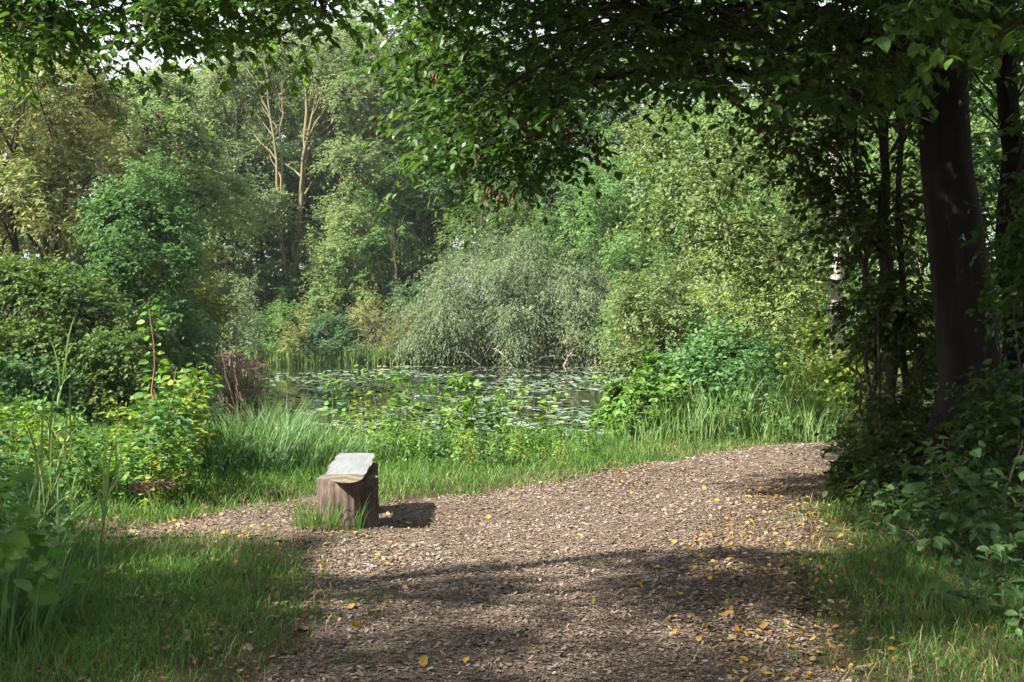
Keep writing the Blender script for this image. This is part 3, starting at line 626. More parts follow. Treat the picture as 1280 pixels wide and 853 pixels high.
# brown hanging seed bunches on a tree, as parts of it
def seed_bunch(root, P, rng, k=14, L=.12):
    m = MB(); P = np.asarray(P)
    Q = P+rng.normal(0, L*.35, (k, 3)); D = np.tile([0, 0, -1.0], (k, 1))+rng.normal(0, .25, (k, 3))
    m.leaves(Q, D, rng.normal(0, 1, (k, 3)), L*(.7+.5*rng.random(k)), 'narrow', 1.6)
    o = m.build('seed_bunch', M['seed'], root, loc=tuple(P)); o.location = P-np.array(root.location)
    return o
for o in bpy.data.objects:
    if o.get('label', '').startswith('olive green tree with brown'):
        rng = np.random.default_rng(9)
        for (px, py) in [(208, 120), (200, 98), (180, 178), (207, 240), (245, 255), (172, 138), (222, 182), (198, 142)]:
            seed_bunch(o, at(px, py, 34.2), rng, 20, .17)

# ------------------------------------------------------------------ right bank, sunlit middle distance
b = gbase(1050, 17)
envs = [pe(850, 170, 1010, 300, 16.5, b, 1.3, 1), pe(800, 230, 900, 330, 17, b, 1.0, .45), pe(900, 280, 1040, 370, 16.5, b, 1.2, .6), pe(960, 60, 1140, 230, 17, b, 1.4, .7), pe(790, 150, 880, 240, 17.5, b, .9, .3), pe(1060, 230, 1150, 330, 17, b, 1.0, .4)]
stems = [(0, 0, px_rel(1040, 40, 17, b), .125, .05, 0)]
bt = grow('birch_tree', "birch with pale banded trunk and bright leaves, at the path's far bend", 'tree', b, envs, None, 20000, .068, M['birch'], M['bark_birch'], stems, 71, 'mid', ntw=8, nlf=9, twig_len=.5, droop=.2, hang=.3, spread=1.0, nr=.9, width=1.3, branches=0, lo=.2, twig_r=0, up=.7, sides=14)
rng = np.random.default_rng(3); m = MB()
for (x0, y0, x1, y1) in [(1044, 352, 955, 352), (1044, 305, 840, 312), (1040, 300, 880, 285), (1046, 250, 860, 200), (1046, 210, 930, 180), (1044, 270, 1130, 250), (1044, 180, 1100, 90), (1044, 160, 990, 80)]:
    a = at(x0, y0, 17)-b; c = at(x1, y1, 16.6)-b
    m.tube(bez(a, (a+c)/2+np.array([0, 0, .12*np.linalg.norm(c-a)]), c, 10, rng, .02), np.linspace(.03, .008, 10), 6)
m.build('branch', M['bark_dark'], bt, True)

shrub(880, 1040, 320, 470, 23, 'yellowgreen', "yellowish sunlit bush behind the pale birch trunk", 72, n=26000, size=.085)
shrub(770, 900, 330, 480, 27, 'birch', "sunlit loose bush at the pond's near right shore", 73, n=24000, size=.085)
shrub(860, 1000, 260, 420, 32, 'birch', "tall pale sunlit bush behind the birch foliage", 74, n=26000, size=.10)
shrub(1000, 1150, 260, 480, 27, 'green_fresh', "green bush glimpsed behind the birch trunk and dark stems", 75, n=26000, size=.10)
shrub(1120, 1300, 330, 560, 19, 'yellowgreen', "sunlit green bush glimpsed past the big grey trunk", 76, n=22000, size=.09)
shrub(1080, 1240, 120, 330, 24, 'green_fresh', "bright leafy bush glimpsed high between dark trunks", 77, n=22000, size=.09)
shrub(835, 985, 405, 520, 18.5, 'herb_blue', "leafy bramble mound by the water below the birch foliage", 78, n=16000, size=.075, tpln='leaf', name='bramble_mound', cat='bramble', group='low plants on the sunny bank')
shrub(765, 850, 455, 565, 15.6, 'herb', "broad leaved bramble clump where the grass strip meets the pond", 79, n=3600, size=.085, tpln='leaf', name='bramble_clump', cat='bramble', group='low plants on the sunny bank', twig_len=.35)
shrub(850, 960, 440, 555, 16.2, 'herb_blue', "nettle patch in front of the bramble mound on the sunny bank", 80, n=4500, size=.08, tpln='leaf', name='nettle_patch', cat='nettles', group='low plants on the sunny bank', droop=.05, spread=.5)
shrub(985, 1075, 440, 545, 16.4, 'herb_yellow', "yellowish leafy plants at the foot of the pale birch", 81, n=3800, size=.075, tpln='leaf', name='leafy_plant', cat='plant', group='low plants on the sunny bank', droop=.05, spread=.5)

# ------------------------------------------------------------------ blades: sedge tussocks, reeds
def tussock(base, n, h, mat, label, seed, spread=.25, lean=.55, wd=.007, name='sedge_tussock', cat='sedge', group='sedge tussocks on the bank', dirb=(0, 0)):
    rng = np.random.default_rng(seed); m = MB()
    a = rng.random(n)*6.283; rr = spread*np.sqrt(rng.random(n))
    P = np.stack([np.cos(a)*rr, np.sin(a)*rr, np.full(n, -.03)], 1)
    H = h*(.45+.6*rng.random(n))
    ln = np.stack([np.cos(a)*lean+rng.normal(0, .3, n)+dirb[0], np.sin(a)*lean+rng.normal(0, .3, n)+dirb[1], np.zeros(n)], 1)*(.5+.7*rng.random(n))[:, None]
    m.blades(P, H, ln, wd*(.6+.7*rng.random(n)), 5)
    o = m.build(name, M[mat], None); o.location = base
    return tag(o, label, cat, group)
TL = "arching blue green sedge tussock on the grassy bank behind the log bench"
for i, (px, Y, n, h) in enumerate([(262,11.3,330,.95),(292,11.7,420,1.05),(325,11.6,460,1.1),(352,12.1,420,1.05),(385,12.0,380,.95),(410,12.4,320,.9),(300,12.6,350,1.1),(345,12.9,350,1.1),(440,12.7,300,.62),(478,12.9,300,.55),(520,13.2,280,.58),(560,13.3,260,.5)]):
    bb = gbase(px, Y); tussock(bb, int(n*.5), h*.78, 'sedge', TL, 100+i, .3, .8, .012)
RL = "tall grassy reed clump on the sunny bank by the path bend"
for i, (px, Y, n, h) in enumerate([(862,14.9,260,.95),(895,15.2,260,1.15),(930,15.5,280,1.2),(960,15.8,280,1.3),(995,15.6,280,1.2),(1025,15.7,260,1.1),(835,15.0,220,.8),(905,16.3,240,1.5),(985,16.6,240,1.6),(1045,16.0,200,1.1),(800,14.7,200,.65),(945,14.9,240,.75),(1010,15.0,240,.8)]):
    bb = gbase(px, Y); tussock(bb, int(n*.5), h*.85, 'reed', RL, 130+i, .42, .5, .013, 'reed_clump', 'reeds', 'reed clumps on the sunny bank')

for i in range(30):
    px = 318+235*i/29; yy = 55.3+.5*((i*7) % 5)/5; bb = gbase(px, yy); bb[2] = max(bb[2], WZ)
    tussock(bb, 130, .8+.5*((i*5) % 7)/7, 'reed', SHL, 700+i, .6, .5, .05, 'sedge_tussock', 'sedge', 'sedge tufts on the far shore')
# ------------------------------------------------------------------ leafy stalk plants on the near bank
def stalk_plant(name, h, mat, stem_mat, seed, leaf=.075, pairs=14, lean=(0, 0), start=.2, stem_r=.006, tpln='leaf', sidetw=0, hang=.25):
    """returns an Empty (unlabelled) > stem, foliage"""
    rng = np.random.default_rng(seed); root = bpy.data.objects.new(name, None); COL.objects.link(root)
    top = np.array([lean[0]*h, lean[1]*h, h]); P = bez(np.array([0, 0, -.05]), np.array([lean[0]*h*.2, lean[1]*h*.2, h*.55]), top, 9, rng, .008*h)
    m = MB(); m.tube(P, np.linspace(stem_r, stem_r*.35, 9), 5)
    t = np.linspace(start, 1, pairs); pos = []; D = []; S = []
    pth = np.stack([np.interp(t, np.linspace(0, 1, 9), P[:, k]) for k in range(3)], 1)
    for i, p in enumerate(pth):
        a = i*2.4+rng.normal(0, .3)
        for k in range(2):
            d = np.array([math.cos(a+k*math.pi), math.sin(a+k*math.pi), .25])
            s = leaf*(1.15-.6*max(0, t[i]-.55)/.45)*(.75+.5*rng.random())
            pet = .35*s+.02
            pos.append(p+d*pet); D.append(d-np.array([0, 0, hang+.4*rng.random()])); S.append(s)
            if sidetw and t[i] < .85 and rng.random() < sidetw:
                L = h*.28*(1-t[i]*.6)*(.6+.8*rng.random()); e = p+d*L+np.array([0, 0, .3*L]); m.tube(np.array([p, (p+e)/2+[0, 0, .03], e]), [stem_r*.5, stem_r*.4, stem_r*.2], 4)
                for q in np.linspace(.35, 1, 5):
                    sd = rng.normal(0, 1, 3); sd[2] = .1; sd /= np.linalg.norm(sd)
                    pos.append(p+(e-p)*q+sd*.03); D.append(d*.6+sd-np.array([0, 0, .3])); S.append(leaf*.85*(.6+.6*rng.random()))
    pos = np.array(pos); D = np.array(D); N = .7*np.tile(UP, (len(pos), 1))+rng.normal(0, .55, pos.shape)+np.array([-.15, -.3, 0])
    f = MB(); f.leaves(pos, D, N, np.array(S), tpln, 1.0)
    m.build('stem', M[stem_mat], root, True); f.build('foliage', M[mat], root)
    return root
rng = np.random.default_rng(77)
protos = [stalk_plant('bank_plant', 1.0, 'herb', 'stem_green', 201+i, .125, 13, (rng.normal(0, .12), rng.normal(0, .1)), .12, sidetw=.7) for i in range(3)] + \
         [stalk_plant('bank_plant', 1.0, 'herb_yellow', 'stem_red', 211+i, .12, 12, (rng.normal(0, .12), rng.normal(0, .1)), .12, sidetw=.75) for i in range(2)] + \
         [stalk_plant('bank_plant', 1.0, 'herb_blue', 'stem_green', 221+i, .115, 14, (rng.normal(0, .1), rng.normal(0, .1)), .1, sidetw=.6) for i in range(2)]
protos += [stalk_plant('bank_plant', 1.0, m_, 'stem_green', 231+i, .10, 17, (rng.normal(0, .12), rng.normal(0, .1)), .15, sidetw=.16) for i, m_ in enumerate(['herb', 'herb', 'herb_yellow'])]
used = set()
def place(kind, px, Y, h, label, group, cat='plant'):
    i = kind; bb = gbase(px, Y); rz = random.random()*6.28
    if i not in used:
        used.add(i); o = protos[i]; o.location = bb; o.rotation_euler = (0, 0, rz); o.scale = (h,)*3
    else: o = copy_thing(protos[i], bb, rz, h)
    return tag(o, label, cat, group)
random.seed(5)
LH = "leafy green plant growing tall in front of the pond"
# row behind the grass strip, x 420-690
for i in range(32):
    px = 420+270*(i/31)+random.uniform(-8, 8); Y = random.uniform(12.8, 14.6)
    prof = 1.08*(1.02 if 455 < px < 500 else .95 if 560 < px < 610 else .78)
    place(random.choice([7, 8, 9, 7, 8, 0, 7, 8]), px, Y, prof*(random.uniform(.45, .72) if i % 3 else random.uniform(.9, 1.2))-.002*max(0, px-620), LH, 'leafy plants in front of the pond')
LW = "short leafy weed growing in the sunny grass strip beyond the bench"
for i in range(34):
    px = 470+260*(i/33)+random.uniform(-10, 10); Y = random.uniform(12.0, 13.2)
    place(random.choice([5, 6, 7, 8, 3, 0]), px, Y, random.uniform(.3, .55)*(1 if px < 640 else .75), LW, 'short weeds in the grass strip')
LM = "leafy plant in the lush herb mass on the left bank"
for i in range(84):
    px = -20+262*(i/83)+random.uniform(-10, 10); Y = random.uniform(9.4, 12.0)
    prof = np.interp(px, [-20, 60, 120, 160, 210, 250, 300], [.95, .8, .55, .72, 1.1, 1.15, .95])
    place(random.choice([0, 1, 2, 3, 4, 3, 5]), px, Y, prof*random.uniform(.6, 1.02)*(Y/10.8), LM, 'lush herbs on the left bank')
LS = "low shaded leafy plant close to the camera beside the foreground grass"
for i in range(26):
    px = random.uniform(-70, 70); Y = random.uniform(5.6, 8.6)
    place(random.choice([5, 6, 0, 1]), px-10, Y, random.uniform(.5, .95), LS, 'shaded plants beside the foreground grass')
LR = "low leafy plant at the foot of the reeds by the path bend"
for i in range(20):
    px = random.uniform(690, 1050); Y = random.uniform(14.3, 15.6)
    place(random.choice([0, 1, 5, 6, 4]), px, Y, random.uniform(.35, .7), LR, 'low plants by the path bend')
# one tall reddish shoot and dead stalks
o = stalk_plant('tall_shoot', 1.75, 'herb', 'stem_red', 301, .115, 17, (-.06, 0), .3, .009, hang=.15); o.location = gbase(200, 10.6)
tag(o, "tall single shoot with a reddish stem rising above the left bank herbs", 'plant')
def stalk(px0, py0, px1, py1, Y, label, seed, r=.0055):
    rng = np.random.default_rng(seed); a = gbase(px0, Y); c = at(px1, py1, Y); m = MB()
    s = at(px0, py0, Y); P = np.concatenate([[a-a], bez(s-a, (s+c)/2-a+np.array([(px0-px1)/F*Y*.35*-1, 0, -.05]), c-a, 8, rng, .008)])
    m.tube(P, np.linspace(r, r*.6, 9), 5)
    k = 40; t = rng.random(k)*.7+.3; q = np.stack([np.interp(t, np.linspace(0, 1, 9), P[:, j]) for j in range(3)], 1)
    m.leaves(q, rng.normal(0, .6, (k, 3))+np.array([0, 0, .9]), rng.normal(0, 1, (k, 3)), .022, 'mid', .8)
    o = m.build('dead_stalk', M['deadstalk'], None); o.location = a
    return tag(o, label, 'dead stalk', 'dead seed stalks before the pond')
stalk(300, 520, 277, 430, 12.9, "tallest bare brown seed stalk, curving up before the water", 1)
stalk(306, 520, 272, 478, 12.9, "short bent brown seed stalk beside the tallest one", 2)
stalk(309, 522, 294, 468, 13.1, "middle brown seed stalk, nearly straight, before the maroon shrub", 3)
stalk(318, 525, 300, 490, 13.0, "lowest leaning brown seed stalk near the blue green sedge", 4)
stalk(288, 515, 264, 468, 12.8, "thin brown seed stalk leaning furthest towards the left bank", 5)

# reeds and a drooping plume near the left edge
def reed_plant(px, py, Y, h, lean, label, seed, plume=False, nlv=9):
    rng = np.random.default_rng(seed); a = gbase(px, Y); root = empty('reed', a, label, 'reed', 'reeds beside the foreground grass')
    P = bez(np.array([0, 0, -.05]), np.array([lean[0]*.1*h, lean[1]*.1*h, h*.75]), np.array([lean[0]*h, lean[1]*h, h*(1-.25*abs(lean[0]))]), 12, rng, .004)
    m = MB(); m.tube(P, np.linspace(.006, .002, 12), 5); m.build('stem', M['stem_green'], root, True)
    t = np.linspace(.15, .9, nlv); q = np.stack([np.interp(t, np.linspace(0, 1, 12), P[:, j]) for j in range(3)], 1)
    an = np.arange(nlv)*2.6+rng.normal(0, .4, nlv); b_ = MB()
    b_.blades(q, .35+.25*rng.random(nlv), np.stack([np.cos(an), np.sin(an), np.zeros(nlv)], 1)*(.5+.4*rng.random(nlv))[:, None], np.full(nlv, .014), 5); b_.build('foliage', M['reed'], root)
    if plume:
        f = MB(); k = 240; tt = rng.random(k); e = P[-1]; d = P[-1]-P[-3]; d = d/np.linalg.norm(d)
        base = e+d*(tt*.28)[:, None]-np.array([0, 0, 1])*(tt**2*.05)[:, None]+rng.normal(0, .008, (k, 3))
        f.leaves(base, d+rng.normal(0, .4, (k, 3))-np.array([0, 0, .35]), rng.normal(0, 1, (k, 3)), .055*(1.2-.6*tt), 'narrow', .7); f.build('plume', M['plume'], root)
    return root
reed_plant(60, 700, 6.6, .75, (.62, .0), "reed bending over with a drooping dark brown plume above the grass", 1, True)
reed_plant(20, 700, 6.4, .9, (.2, .1), "tall reed standing closest to the frame's left edge", 2)
reed_plant(45, 700, 7.0, .85, (.3, 0), "tall reed with long blades just behind the plumed one", 3)
reed_plant(120, 720, 6.2, .6, (.1, 0), "short reed with broad upright blades in front of the plumed one", 4)
reed_plant(58, 560, 9.3, 1.25, (.15, 0), "reed with thin blades sticking out of the left bank herbs", 5)
DLB = "dark sedge tussock in the shade beside the foreground grass"
for i, (px, Y, n, h) in enumerate([(-10,5.6,200,.6),(25,6.0,180,.55),(10,6.9,200,.75),(50,7.3,160,.55),(-30,8,200,.85)]):
    tussock(gbase(px, Y), n, h, 'sedge', DLB, 170+i, .3, .6, .009, 'sedge_tussock', 'sedge', 'dark sedge in the foreground shade', (.2, 0))

# ------------------------------------------------------------------ log bench
def log_post(cx, cy_, r, h, seed, parent):
    rng = np.random.default_rng(seed); n = 96; k = 16
    th = np.arange(n)*2*np.pi/n
    prof = 1-.10*np.exp(-((th-4.4)/.07)**2)-.07*np.exp(-((th-4.95)/.05)**2)-.08*np.exp(-((th-3.7)/.06)**2)-.05*np.exp(-((th-5.4)/.05)**2)+.05*np.sin(2*th+1+seed)+.03*np.sin(5*th+seed*2)+.018*np.sin(11*th+3)+.012*rng.normal(0, 1, n)
    V = []; zs = np.linspace(-.1, h, k)
    for i, z in enumerate(zs):
        f = r*prof*(1+.10*max(0, 1-z/.12)*.6)*(1+.006*rng.normal(0, 1, n))
        V += [(cx+math.cos(a)*q, cy_+math.sin(a)*q, z+(.006*math.sin(3*a+seed) if i == k-1 else 0)) for a, q in zip(th, f)]
    V += [(cx+math.cos(a)*q*.985, cy_+math.sin(a)*q*.985, h+.004+.006*math.sin(3*a+seed)) for a, q in zip(th, r*prof)]; ct = MB(); ct.add(np.array(V[-n:])+np.array([0, 0, .002]), np.arange(n), [n])
    i = np.arange(k)[:, None]*n; j = np.arange(n)[None]; j2 = (j+1) % n
    q = np.stack([i+j, i+j2, i+n+j2, i+n+j], -1).reshape(-1)
    m = MB(); m.add(np.array(V), np.concatenate([q, k*n+np.arange(n)]), np.append(np.full(len(q)//4, 4), n))
    po = m.build('support_post', M['post'], parent, True); ct.build('cut_top', M['cut'], po); return po
bz = hz(-1.27, 8.75)
bench = empty('log_bench', (-1.27, 8.75, bz), "weathered half log bench on two upright stump posts beside the wood chip path", 'bench')
log_post(0, 0, .222, .375, 1, bench); log_post(-.06, .78, .205, .375, 2, bench)
# half log seat: cross-section swept along its length
rng = np.random.default_rng(8); m = MB(); K = 26; J = 15; V = []
for i in range(K):
    t = i/(K-1); y = -.30+1.36*t; cx = .03-.10*t
    hw = .140+.022*math.sin(t*2.6)+.005*math.sin(t*17)+.0015*rng.normal(); sag = .062
    for j in range(J):
        a = math.pi*j/(J-1); V.append((cx-math.cos(a)*hw, y+(.035*math.sin(a*2+1) if i in (0,) else 0)*0, .440-sag*math.sin(a)**.8*(1+.012*rng.normal())))
    for j in range(1, 8):
        s = 1-j/8*2; V.append((cx+s*hw*.995, y, .444+.0006*rng.normal()-.004*abs(s)))
n = J+7; i = np.arange(K-1)[:, None]*n; j = np.arange(n)[None]; j2 = (j+1) % n
q = np.stack([i+j2, i+j, i+n+j, i+n+j2], -1).reshape(-1)
V = np.array(V); m.add(V, q, np.full(len(q)//4, 4))
seat = m.build('seat', M['seat'], bench, False)
e = MB(); e.add(V[:n]-np.array([0, .002, 0]), np.arange(n), [n]); e.build('sawn_end', M['sawn'], seat)
e = MB(); e.add(V[-n:]+np.array([0, .002, 0]), np.arange(n)[::-1], [n]); e.build('sawn_end', M['sawn'], seat)
# grass tuft growing at the near post
tussock((-1.47, 8.52, bz), 240, .34, 'grass', "grass tuft growing against the near stump post of the bench", 190, .17, .55, .006, 'grass_tuft', 'grass tuft', None)
tussock((-1.22, 8.46, bz), 26, .36, 'grass', "few thin blades arching in front of the stump post", 191, .12, .7, .005, 'grass_tuft', 'grass tuft', None)

# ------------------------------------------------------------------ the right thicket
RAT = np.array
def big_trunk():
    Y = 10.2; b = gbase(1205, Y); root = empty('hornbeam_tree', b, "big smooth grey double trunk tree spreading its dark canopy over the path", 'tree')
    # two fused stems: outline is the union of two circles
    n = 64; V = []; th = np.arange(n)*2*np.pi/n
    rows = [(590, 1148, 1262), (540, 1168, 1262), (480, 1180, 1252), (400, 1172, 1242), (300, 1160, 1228), (200, 1152, 1212), (120, 1148, 1208), (60, 1146, 1206), (-20, 1140, 1204), (-140, 1130, 1196), (-300, 1120, 1190)]
    Z = []; CX = []; W = []
    for (py, xa, xb) in rows:
        p = at((xa+xb)/2, py, Y)-b; Z.append(p[2]); CX.append(p[0]); W.append((xb-xa)/F*Y/2)
    Z[0] = -.1
    zz = np.linspace(-.1, Z[-1], 60); cx = np.interp(zz, Z, CX); ww = np.interp(zz, Z, W)
    for z, c, w_ in zip(zz, cx, ww):
        sep = .36*w_; r1 = w_-sep
        # stem A (left, front) and stem B (right, behind)
        def ext(c0, r0):
            bq = np.cos(th)*c0[0]+np.sin(th)*c0[1]; disc = r0*r0-(c0[0]**2+c0[1]**2-bq*bq); return bq+np.sqrt(np.maximum(disc, 0))
        k_ = min(1, max(0, z-.5)/1.6); ra = np.maximum(ext((-.5*w_, .10*w_), (.62-.12*k_)*w_), ext((.30*w_, -.12*w_), .70*w_))
        fl = 1+.55*math.exp(-(z+.1)/.28)*np.maximum(0, .5+.5*np.cos(5*th+1))
        ra = ra*fl*(1+.012*np.sin(7*th+z*1.3)+.012*np.sin(3*th-z*2))
        V += [(c+math.cos(a)*q, math.sin(a)*q, z) for a, q in zip(th, ra)]
    k = len(zz); i = np.arange(k-1)[:, None]*n; j = np.arange(n)[None]; j2 = (j+1) % n
    q = np.stack([i+j, i+j2, i+n+j2, i+n+j], -1).reshape(-1); m = MB(); m.add(np.array(V), q, np.full(len(q)//4, 4))
    rng = np.random.default_rng(11); lv = MB(); tw_all = MB()
    topz = Z[-1]; limbs = []
    # limbs reaching over the path
    for (px, py, YY, z0, r0) in [(560, -60, 8.5, 3.7, .10), (640, 120, 9.2, 3.3, .07), (700, -200, 10.5, 4.4, .10), (820, 20, 8.0, 3.8, .07), (900, -150, 7.5, 4.6, .09), (960, 60, 9.5, 3.6, .06), (1040, -80, 8.2, 4.4, .07), (1150, -200, 7.0, 4.6, .08), (1300, -120, 8.0, 4.2, .08), (760, -320, 8.5, 5.0, .10), (620, -330, 10.0, 5.4, .10), (1000, -380, 9.5, 5.2, .10), (860, -500, 10.5, 5.5, .1), (1240, -380, 10.5, 5.4, .1), (1330, -60, 11, 4.2, .07), (500, -700, 6.0, 5.4, .09), (900, -700, 5.2, 5.2, .09), (250, -450, 6.5, 5.0, .08), (500, -180, 9.6, 4.6, .09)]:
        a = RAT([np.interp(z0, Z, CX), 0, z0]); c = at(px, py, YY)-b
        P = bez(a, (a+c)/2+RAT([0, 0, .16*np.linalg.norm(c-a)]), c, 16, rng, .03)
        m.tube(P, np.linspace(r0, .015, 16), 7); limbs.append(P)
    LP = np.concatenate([p[3:] for p in limbs])
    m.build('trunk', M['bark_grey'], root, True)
    # clumps: the underside of the canopy follows a rising and dipping line
    low_x = [480, 500, 530, 560, 600, 640, 680, 730, 780, 830, 880, 920, 960, 1010, 1060, 1120, 1200, 1330]
    low_y = [-10, 20, 60, 120, 160, 170, 150, 140, 125, 130, 140, 110, 120, 140, 150, 130, 60, 80]
    n_ = 640; px = rng.uniform(500, 1330, n_); lo_ = np.interp(px, low_x, low_y); py = lo_-30-(rng.random(n_)**1.15)*(lo_+330); YY = rng.uniform(6.8, 11.5, n_)
    ok = ~((px < 520) & (py > 20) & (py < 85))
    C = np.array([at(a, b2, c2) for a, b2, c2 in zip(px[ok], py[ok], YY[ok])])-b
    # upper crown, above the frame
    up_ = np.array([rng.uniform(-1.8, 7, 1500), rng.uniform(6.5, 13.5, 1500), rng.uniform(5.0, 9.5, 1500)]).T-b
    front = np.array([rng.uniform(-2.8, 4.8, 700), rng.uniform(3.2, 7.3, 700), rng.uniform(4.8, 8.5, 700)]).T-b
    C = np.concatenate([C, up_, front])
    # low bunches at the sunlit tip
    tip = np.array([at(a, c, d) for a, c, d in [(610,215,9.0),(585,190,9.2),(640,195,9.3),(620,160,9.0),(560,170,9.4),(655,165,9.5),(600,140,9.3),(575,120,9.0),(545,135,9.6),(680,140,9.2),(505,112,9.4)]])-b
    tip2 = np.array([at(rng.uniform(560, 715), rng.uniform(90, 205), rng.uniform(8.6, 10)) for _ in range(34)])-b
    C = np.concatenate([C, tip, tip2])
    j = np.array([np.argmin(np.linalg.norm(LP-c, axis=1)) for c in C]); d = C-LP[j]; dl = np.linalg.norm(d, axis=1, keepdims=True); d = d/(dl+1e-6)
    for c, jj in zip(C, j):
        a = LP[jj]; L = np.linalg.norm(c-a); tw_all.tube(bez(a, (a+c)/2+RAT([0, 0, .1*L]), c, 6, rng, .02), np.linspace(.014, .005, 6), 4)
    Dr = d*.6+RAT([-.25, -.1, -.05])
    P, D, N, S, tw = sprays(rng, C, Dr, 7, .48, 10, .07, spread=.6, droop=.2, flat=.6, hang=.3, up=1.0, outw=.1, nr=.35, start=.22)
    lv.leaves(P, D, N, S, 'leaf', .95); tw_all.twigs(tw, .0035)
    tw_all.build('branch', M['bark_dark'], root, True); lv.build('crown', M['beech'], root)
    for (x, y, Y2) in [(612, 238, 8.1), (625, 243, 8.1), (638, 246, 8.1), (597, 190, 8.1), (540, 95, 8.4), (712, 168, 8.1), (732, 170, 8.1), (750, 168, 8.0), (745, 195, 8.0), (655, 155, 8.1)]:
        seed_bunch(root, at(x, y, Y2), rng, 14, .062)
    # knot hole: a raised lip round a flat disc painted dark for its shade
    kc = at(1190, 218, Y-.25)-b; zk = kc[2]; ck = np.interp(zk, Z, CX); wk = np.interp(zk, Z, W)
    a = np.linspace(0, 6.283, 25)
    def surf(x, z): return -.12*wk-math.sqrt(max(1e-4, (.70*wk)**2-(x-ck-.30*wk)**2))
    ring = np.array([(kc[0]+.036*math.cos(q), surf(kc[0]+.036*math.cos(q), 0)+.004, zk+.05*math.sin(q)) for q in a])
    kn = MB(); kn.tube(ring, .014, 7); kn.build('knot', M['bark_grey'], root, True)
    kh = MB(); kh.add(ring[:-1]-np.array([0, .006, 0]), np.arange(24), [24]); kh.build('knot_shade_disc', M['hollow'], root)
    return root
big_trunk()

# second trunk beside it
def plain_tree(label, px, Y, top, r, seed, envpx, n, mat='beech_brown', size=.07, bark='bark_dark', extra=(), **kw):
    b = gbase(px, Y)
    envs = [pe(*e[:4], Y+e[4], b, e[5], e[6]) for e in envpx]
    stems = [(0, 0, px_rel(top[0], top[1], Y, b), r, r*.5, 0)]+[(s[0], s[1], px_rel(s[2], s[3], Y, b), s[4], s[4]*.5, 0) for s in extra]
    k = dict(ntw=6, nlf=8, twig_len=.4, spread=.6, flat=.3, droop=.3, hang=.35, branches=60, br=.016, twig_r=.003, lo=.15, group='dark trees of the thicket', top=False); k.update(kw)
    return grow('hornbeam_tree', label, 'tree', b, envs, None, n, size, M[mat], M[bark], stems, seed, 'leaf', **k)
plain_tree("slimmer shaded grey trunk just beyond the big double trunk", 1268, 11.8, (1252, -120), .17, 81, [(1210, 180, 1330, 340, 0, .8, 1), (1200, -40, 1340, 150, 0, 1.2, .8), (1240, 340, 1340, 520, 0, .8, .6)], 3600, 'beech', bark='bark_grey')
plain_tree("thin dark multi stemmed tree between the birch and the big trunk", 1105, 11.6, (1075, -80), .065, 82, [(930, 110, 1080, 230, 0, .9, .8), (1010, 200, 1150, 330, 0, .8, 1), (1050, 60, 1170, 200, .3, .8, .8), (1060, 320, 1150, 440, 0, .7, .7), (960, 30, 1060, 130, 0, .8, .5)], 8000, 'beech_brown',
           extra=[(.15, .05, 1100, -60, .045), (.3, .1, 1128, -70, .045), (-.2, 0, 1062, 120, .03), (.05, .2, 1150, -50, .03)])
b = gbase(1110, 11.2)
grow('hornbeam_bush', "dense dark hornbeam bush with browning leaves at the path edge", 'bush', b, [pe(1078, 400, 1190, 520, 11.2, b, .6, 1), pe(1072, 500, 1180, 620, 11.0, b, .6, 1), pe(1085, 330, 1170, 430, 11.3, b, .5, .6), pe(1130, 470, 1210, 640, 10.6, b, .4, .6)], None, 11000, .06, M['beech_brown'], M['bark_dark'],
     [(0, 0, (-.1, 0, 1.7), .03, .012, 0), (.2, 0, (.3, 0, 1.6), .03, .012, 0), (-.2, .1, (-.3, 0, 1.2), .02, .01, 0)], 83, 'leaf', ntw=6, nlf=8, twig_len=.35, branches=40, br=.012, twig_r=.0025, lo=.2, flat=.3, top=False, parts=('stem', 'crown'))
b = gbase(1260, 13.5)
grow('hornbeam_bush', "dark bush filling the shade behind the slimmer grey trunk", 'bush', b, [pe(1180, 330, 1350, 560, 13.5, b, .8, 1), pe(1220, 200, 1360, 400, 13.5, b, .8, .7)], None, 7000, .07, M['beech_brown'], M['bark_dark'],
     [(0, 0, (.1, 0, 2.2), .04, .012, 0), (.3, 0, (.5, 0, 2), .03, .012, 0)], 84, 'leaf', ntw=6, nlf=8, twig_len=.4, branches=30, br=.012, lo=.2, top=False, parts=('stem', 'crown'))
for (px, Y, e, n_, lab, mt, sd) in [(1165, 9.3, (1110, 585, 1235, 680), 2600, "dark leafy undergrowth hiding the foot of the big grey trunk", 'beech', 1), (1095, 9.9, (1055, 560, 1135, 665), 2600, "dark low hornbeam growth at the path edge below the bush", 'beech_brown', 2), (1290, 8.4, (1238, 430, 1350, 640), 3600, "dark leafy sapling at the frame edge beside the big grey trunk", 'beech', 3), (1300, 8.0, (1255, 150, 1370, 430), 2600, "dark upper leaves of a sapling along the frame edge", 'beech', 4), (1235, 8.6, (1190, 620, 1290, 700), 2200, "dark ground hugging shrub between the trunk foot and pale dogwood", 'dogwood', 5)]:
    b = gbase(px, Y); z = at(px, e[1], Y)[2]-b[2]
    grow('undergrowth_shrub', lab, 'shrub', b, [pe(*e, Y, b, .5, 1)], None, n_, .065, M[mt], M['bark_dark'], [(-.1, 0, (-.2, 0, z*.8), .012, .005, 0), (.1, 0, (.15, 0, z*.9), .014, .005, 0), (0, .1, (0, .1, z*.7), .01, .005, 0)], 840+sd, 'leaf', ntw=6, nlf=7, twig_len=.3, branches=30, br=.008, twig_r=.002, lo=.2, flat=.3, top=False, parts=('stem', 'crown'), group='dark undergrowth of the thicket')
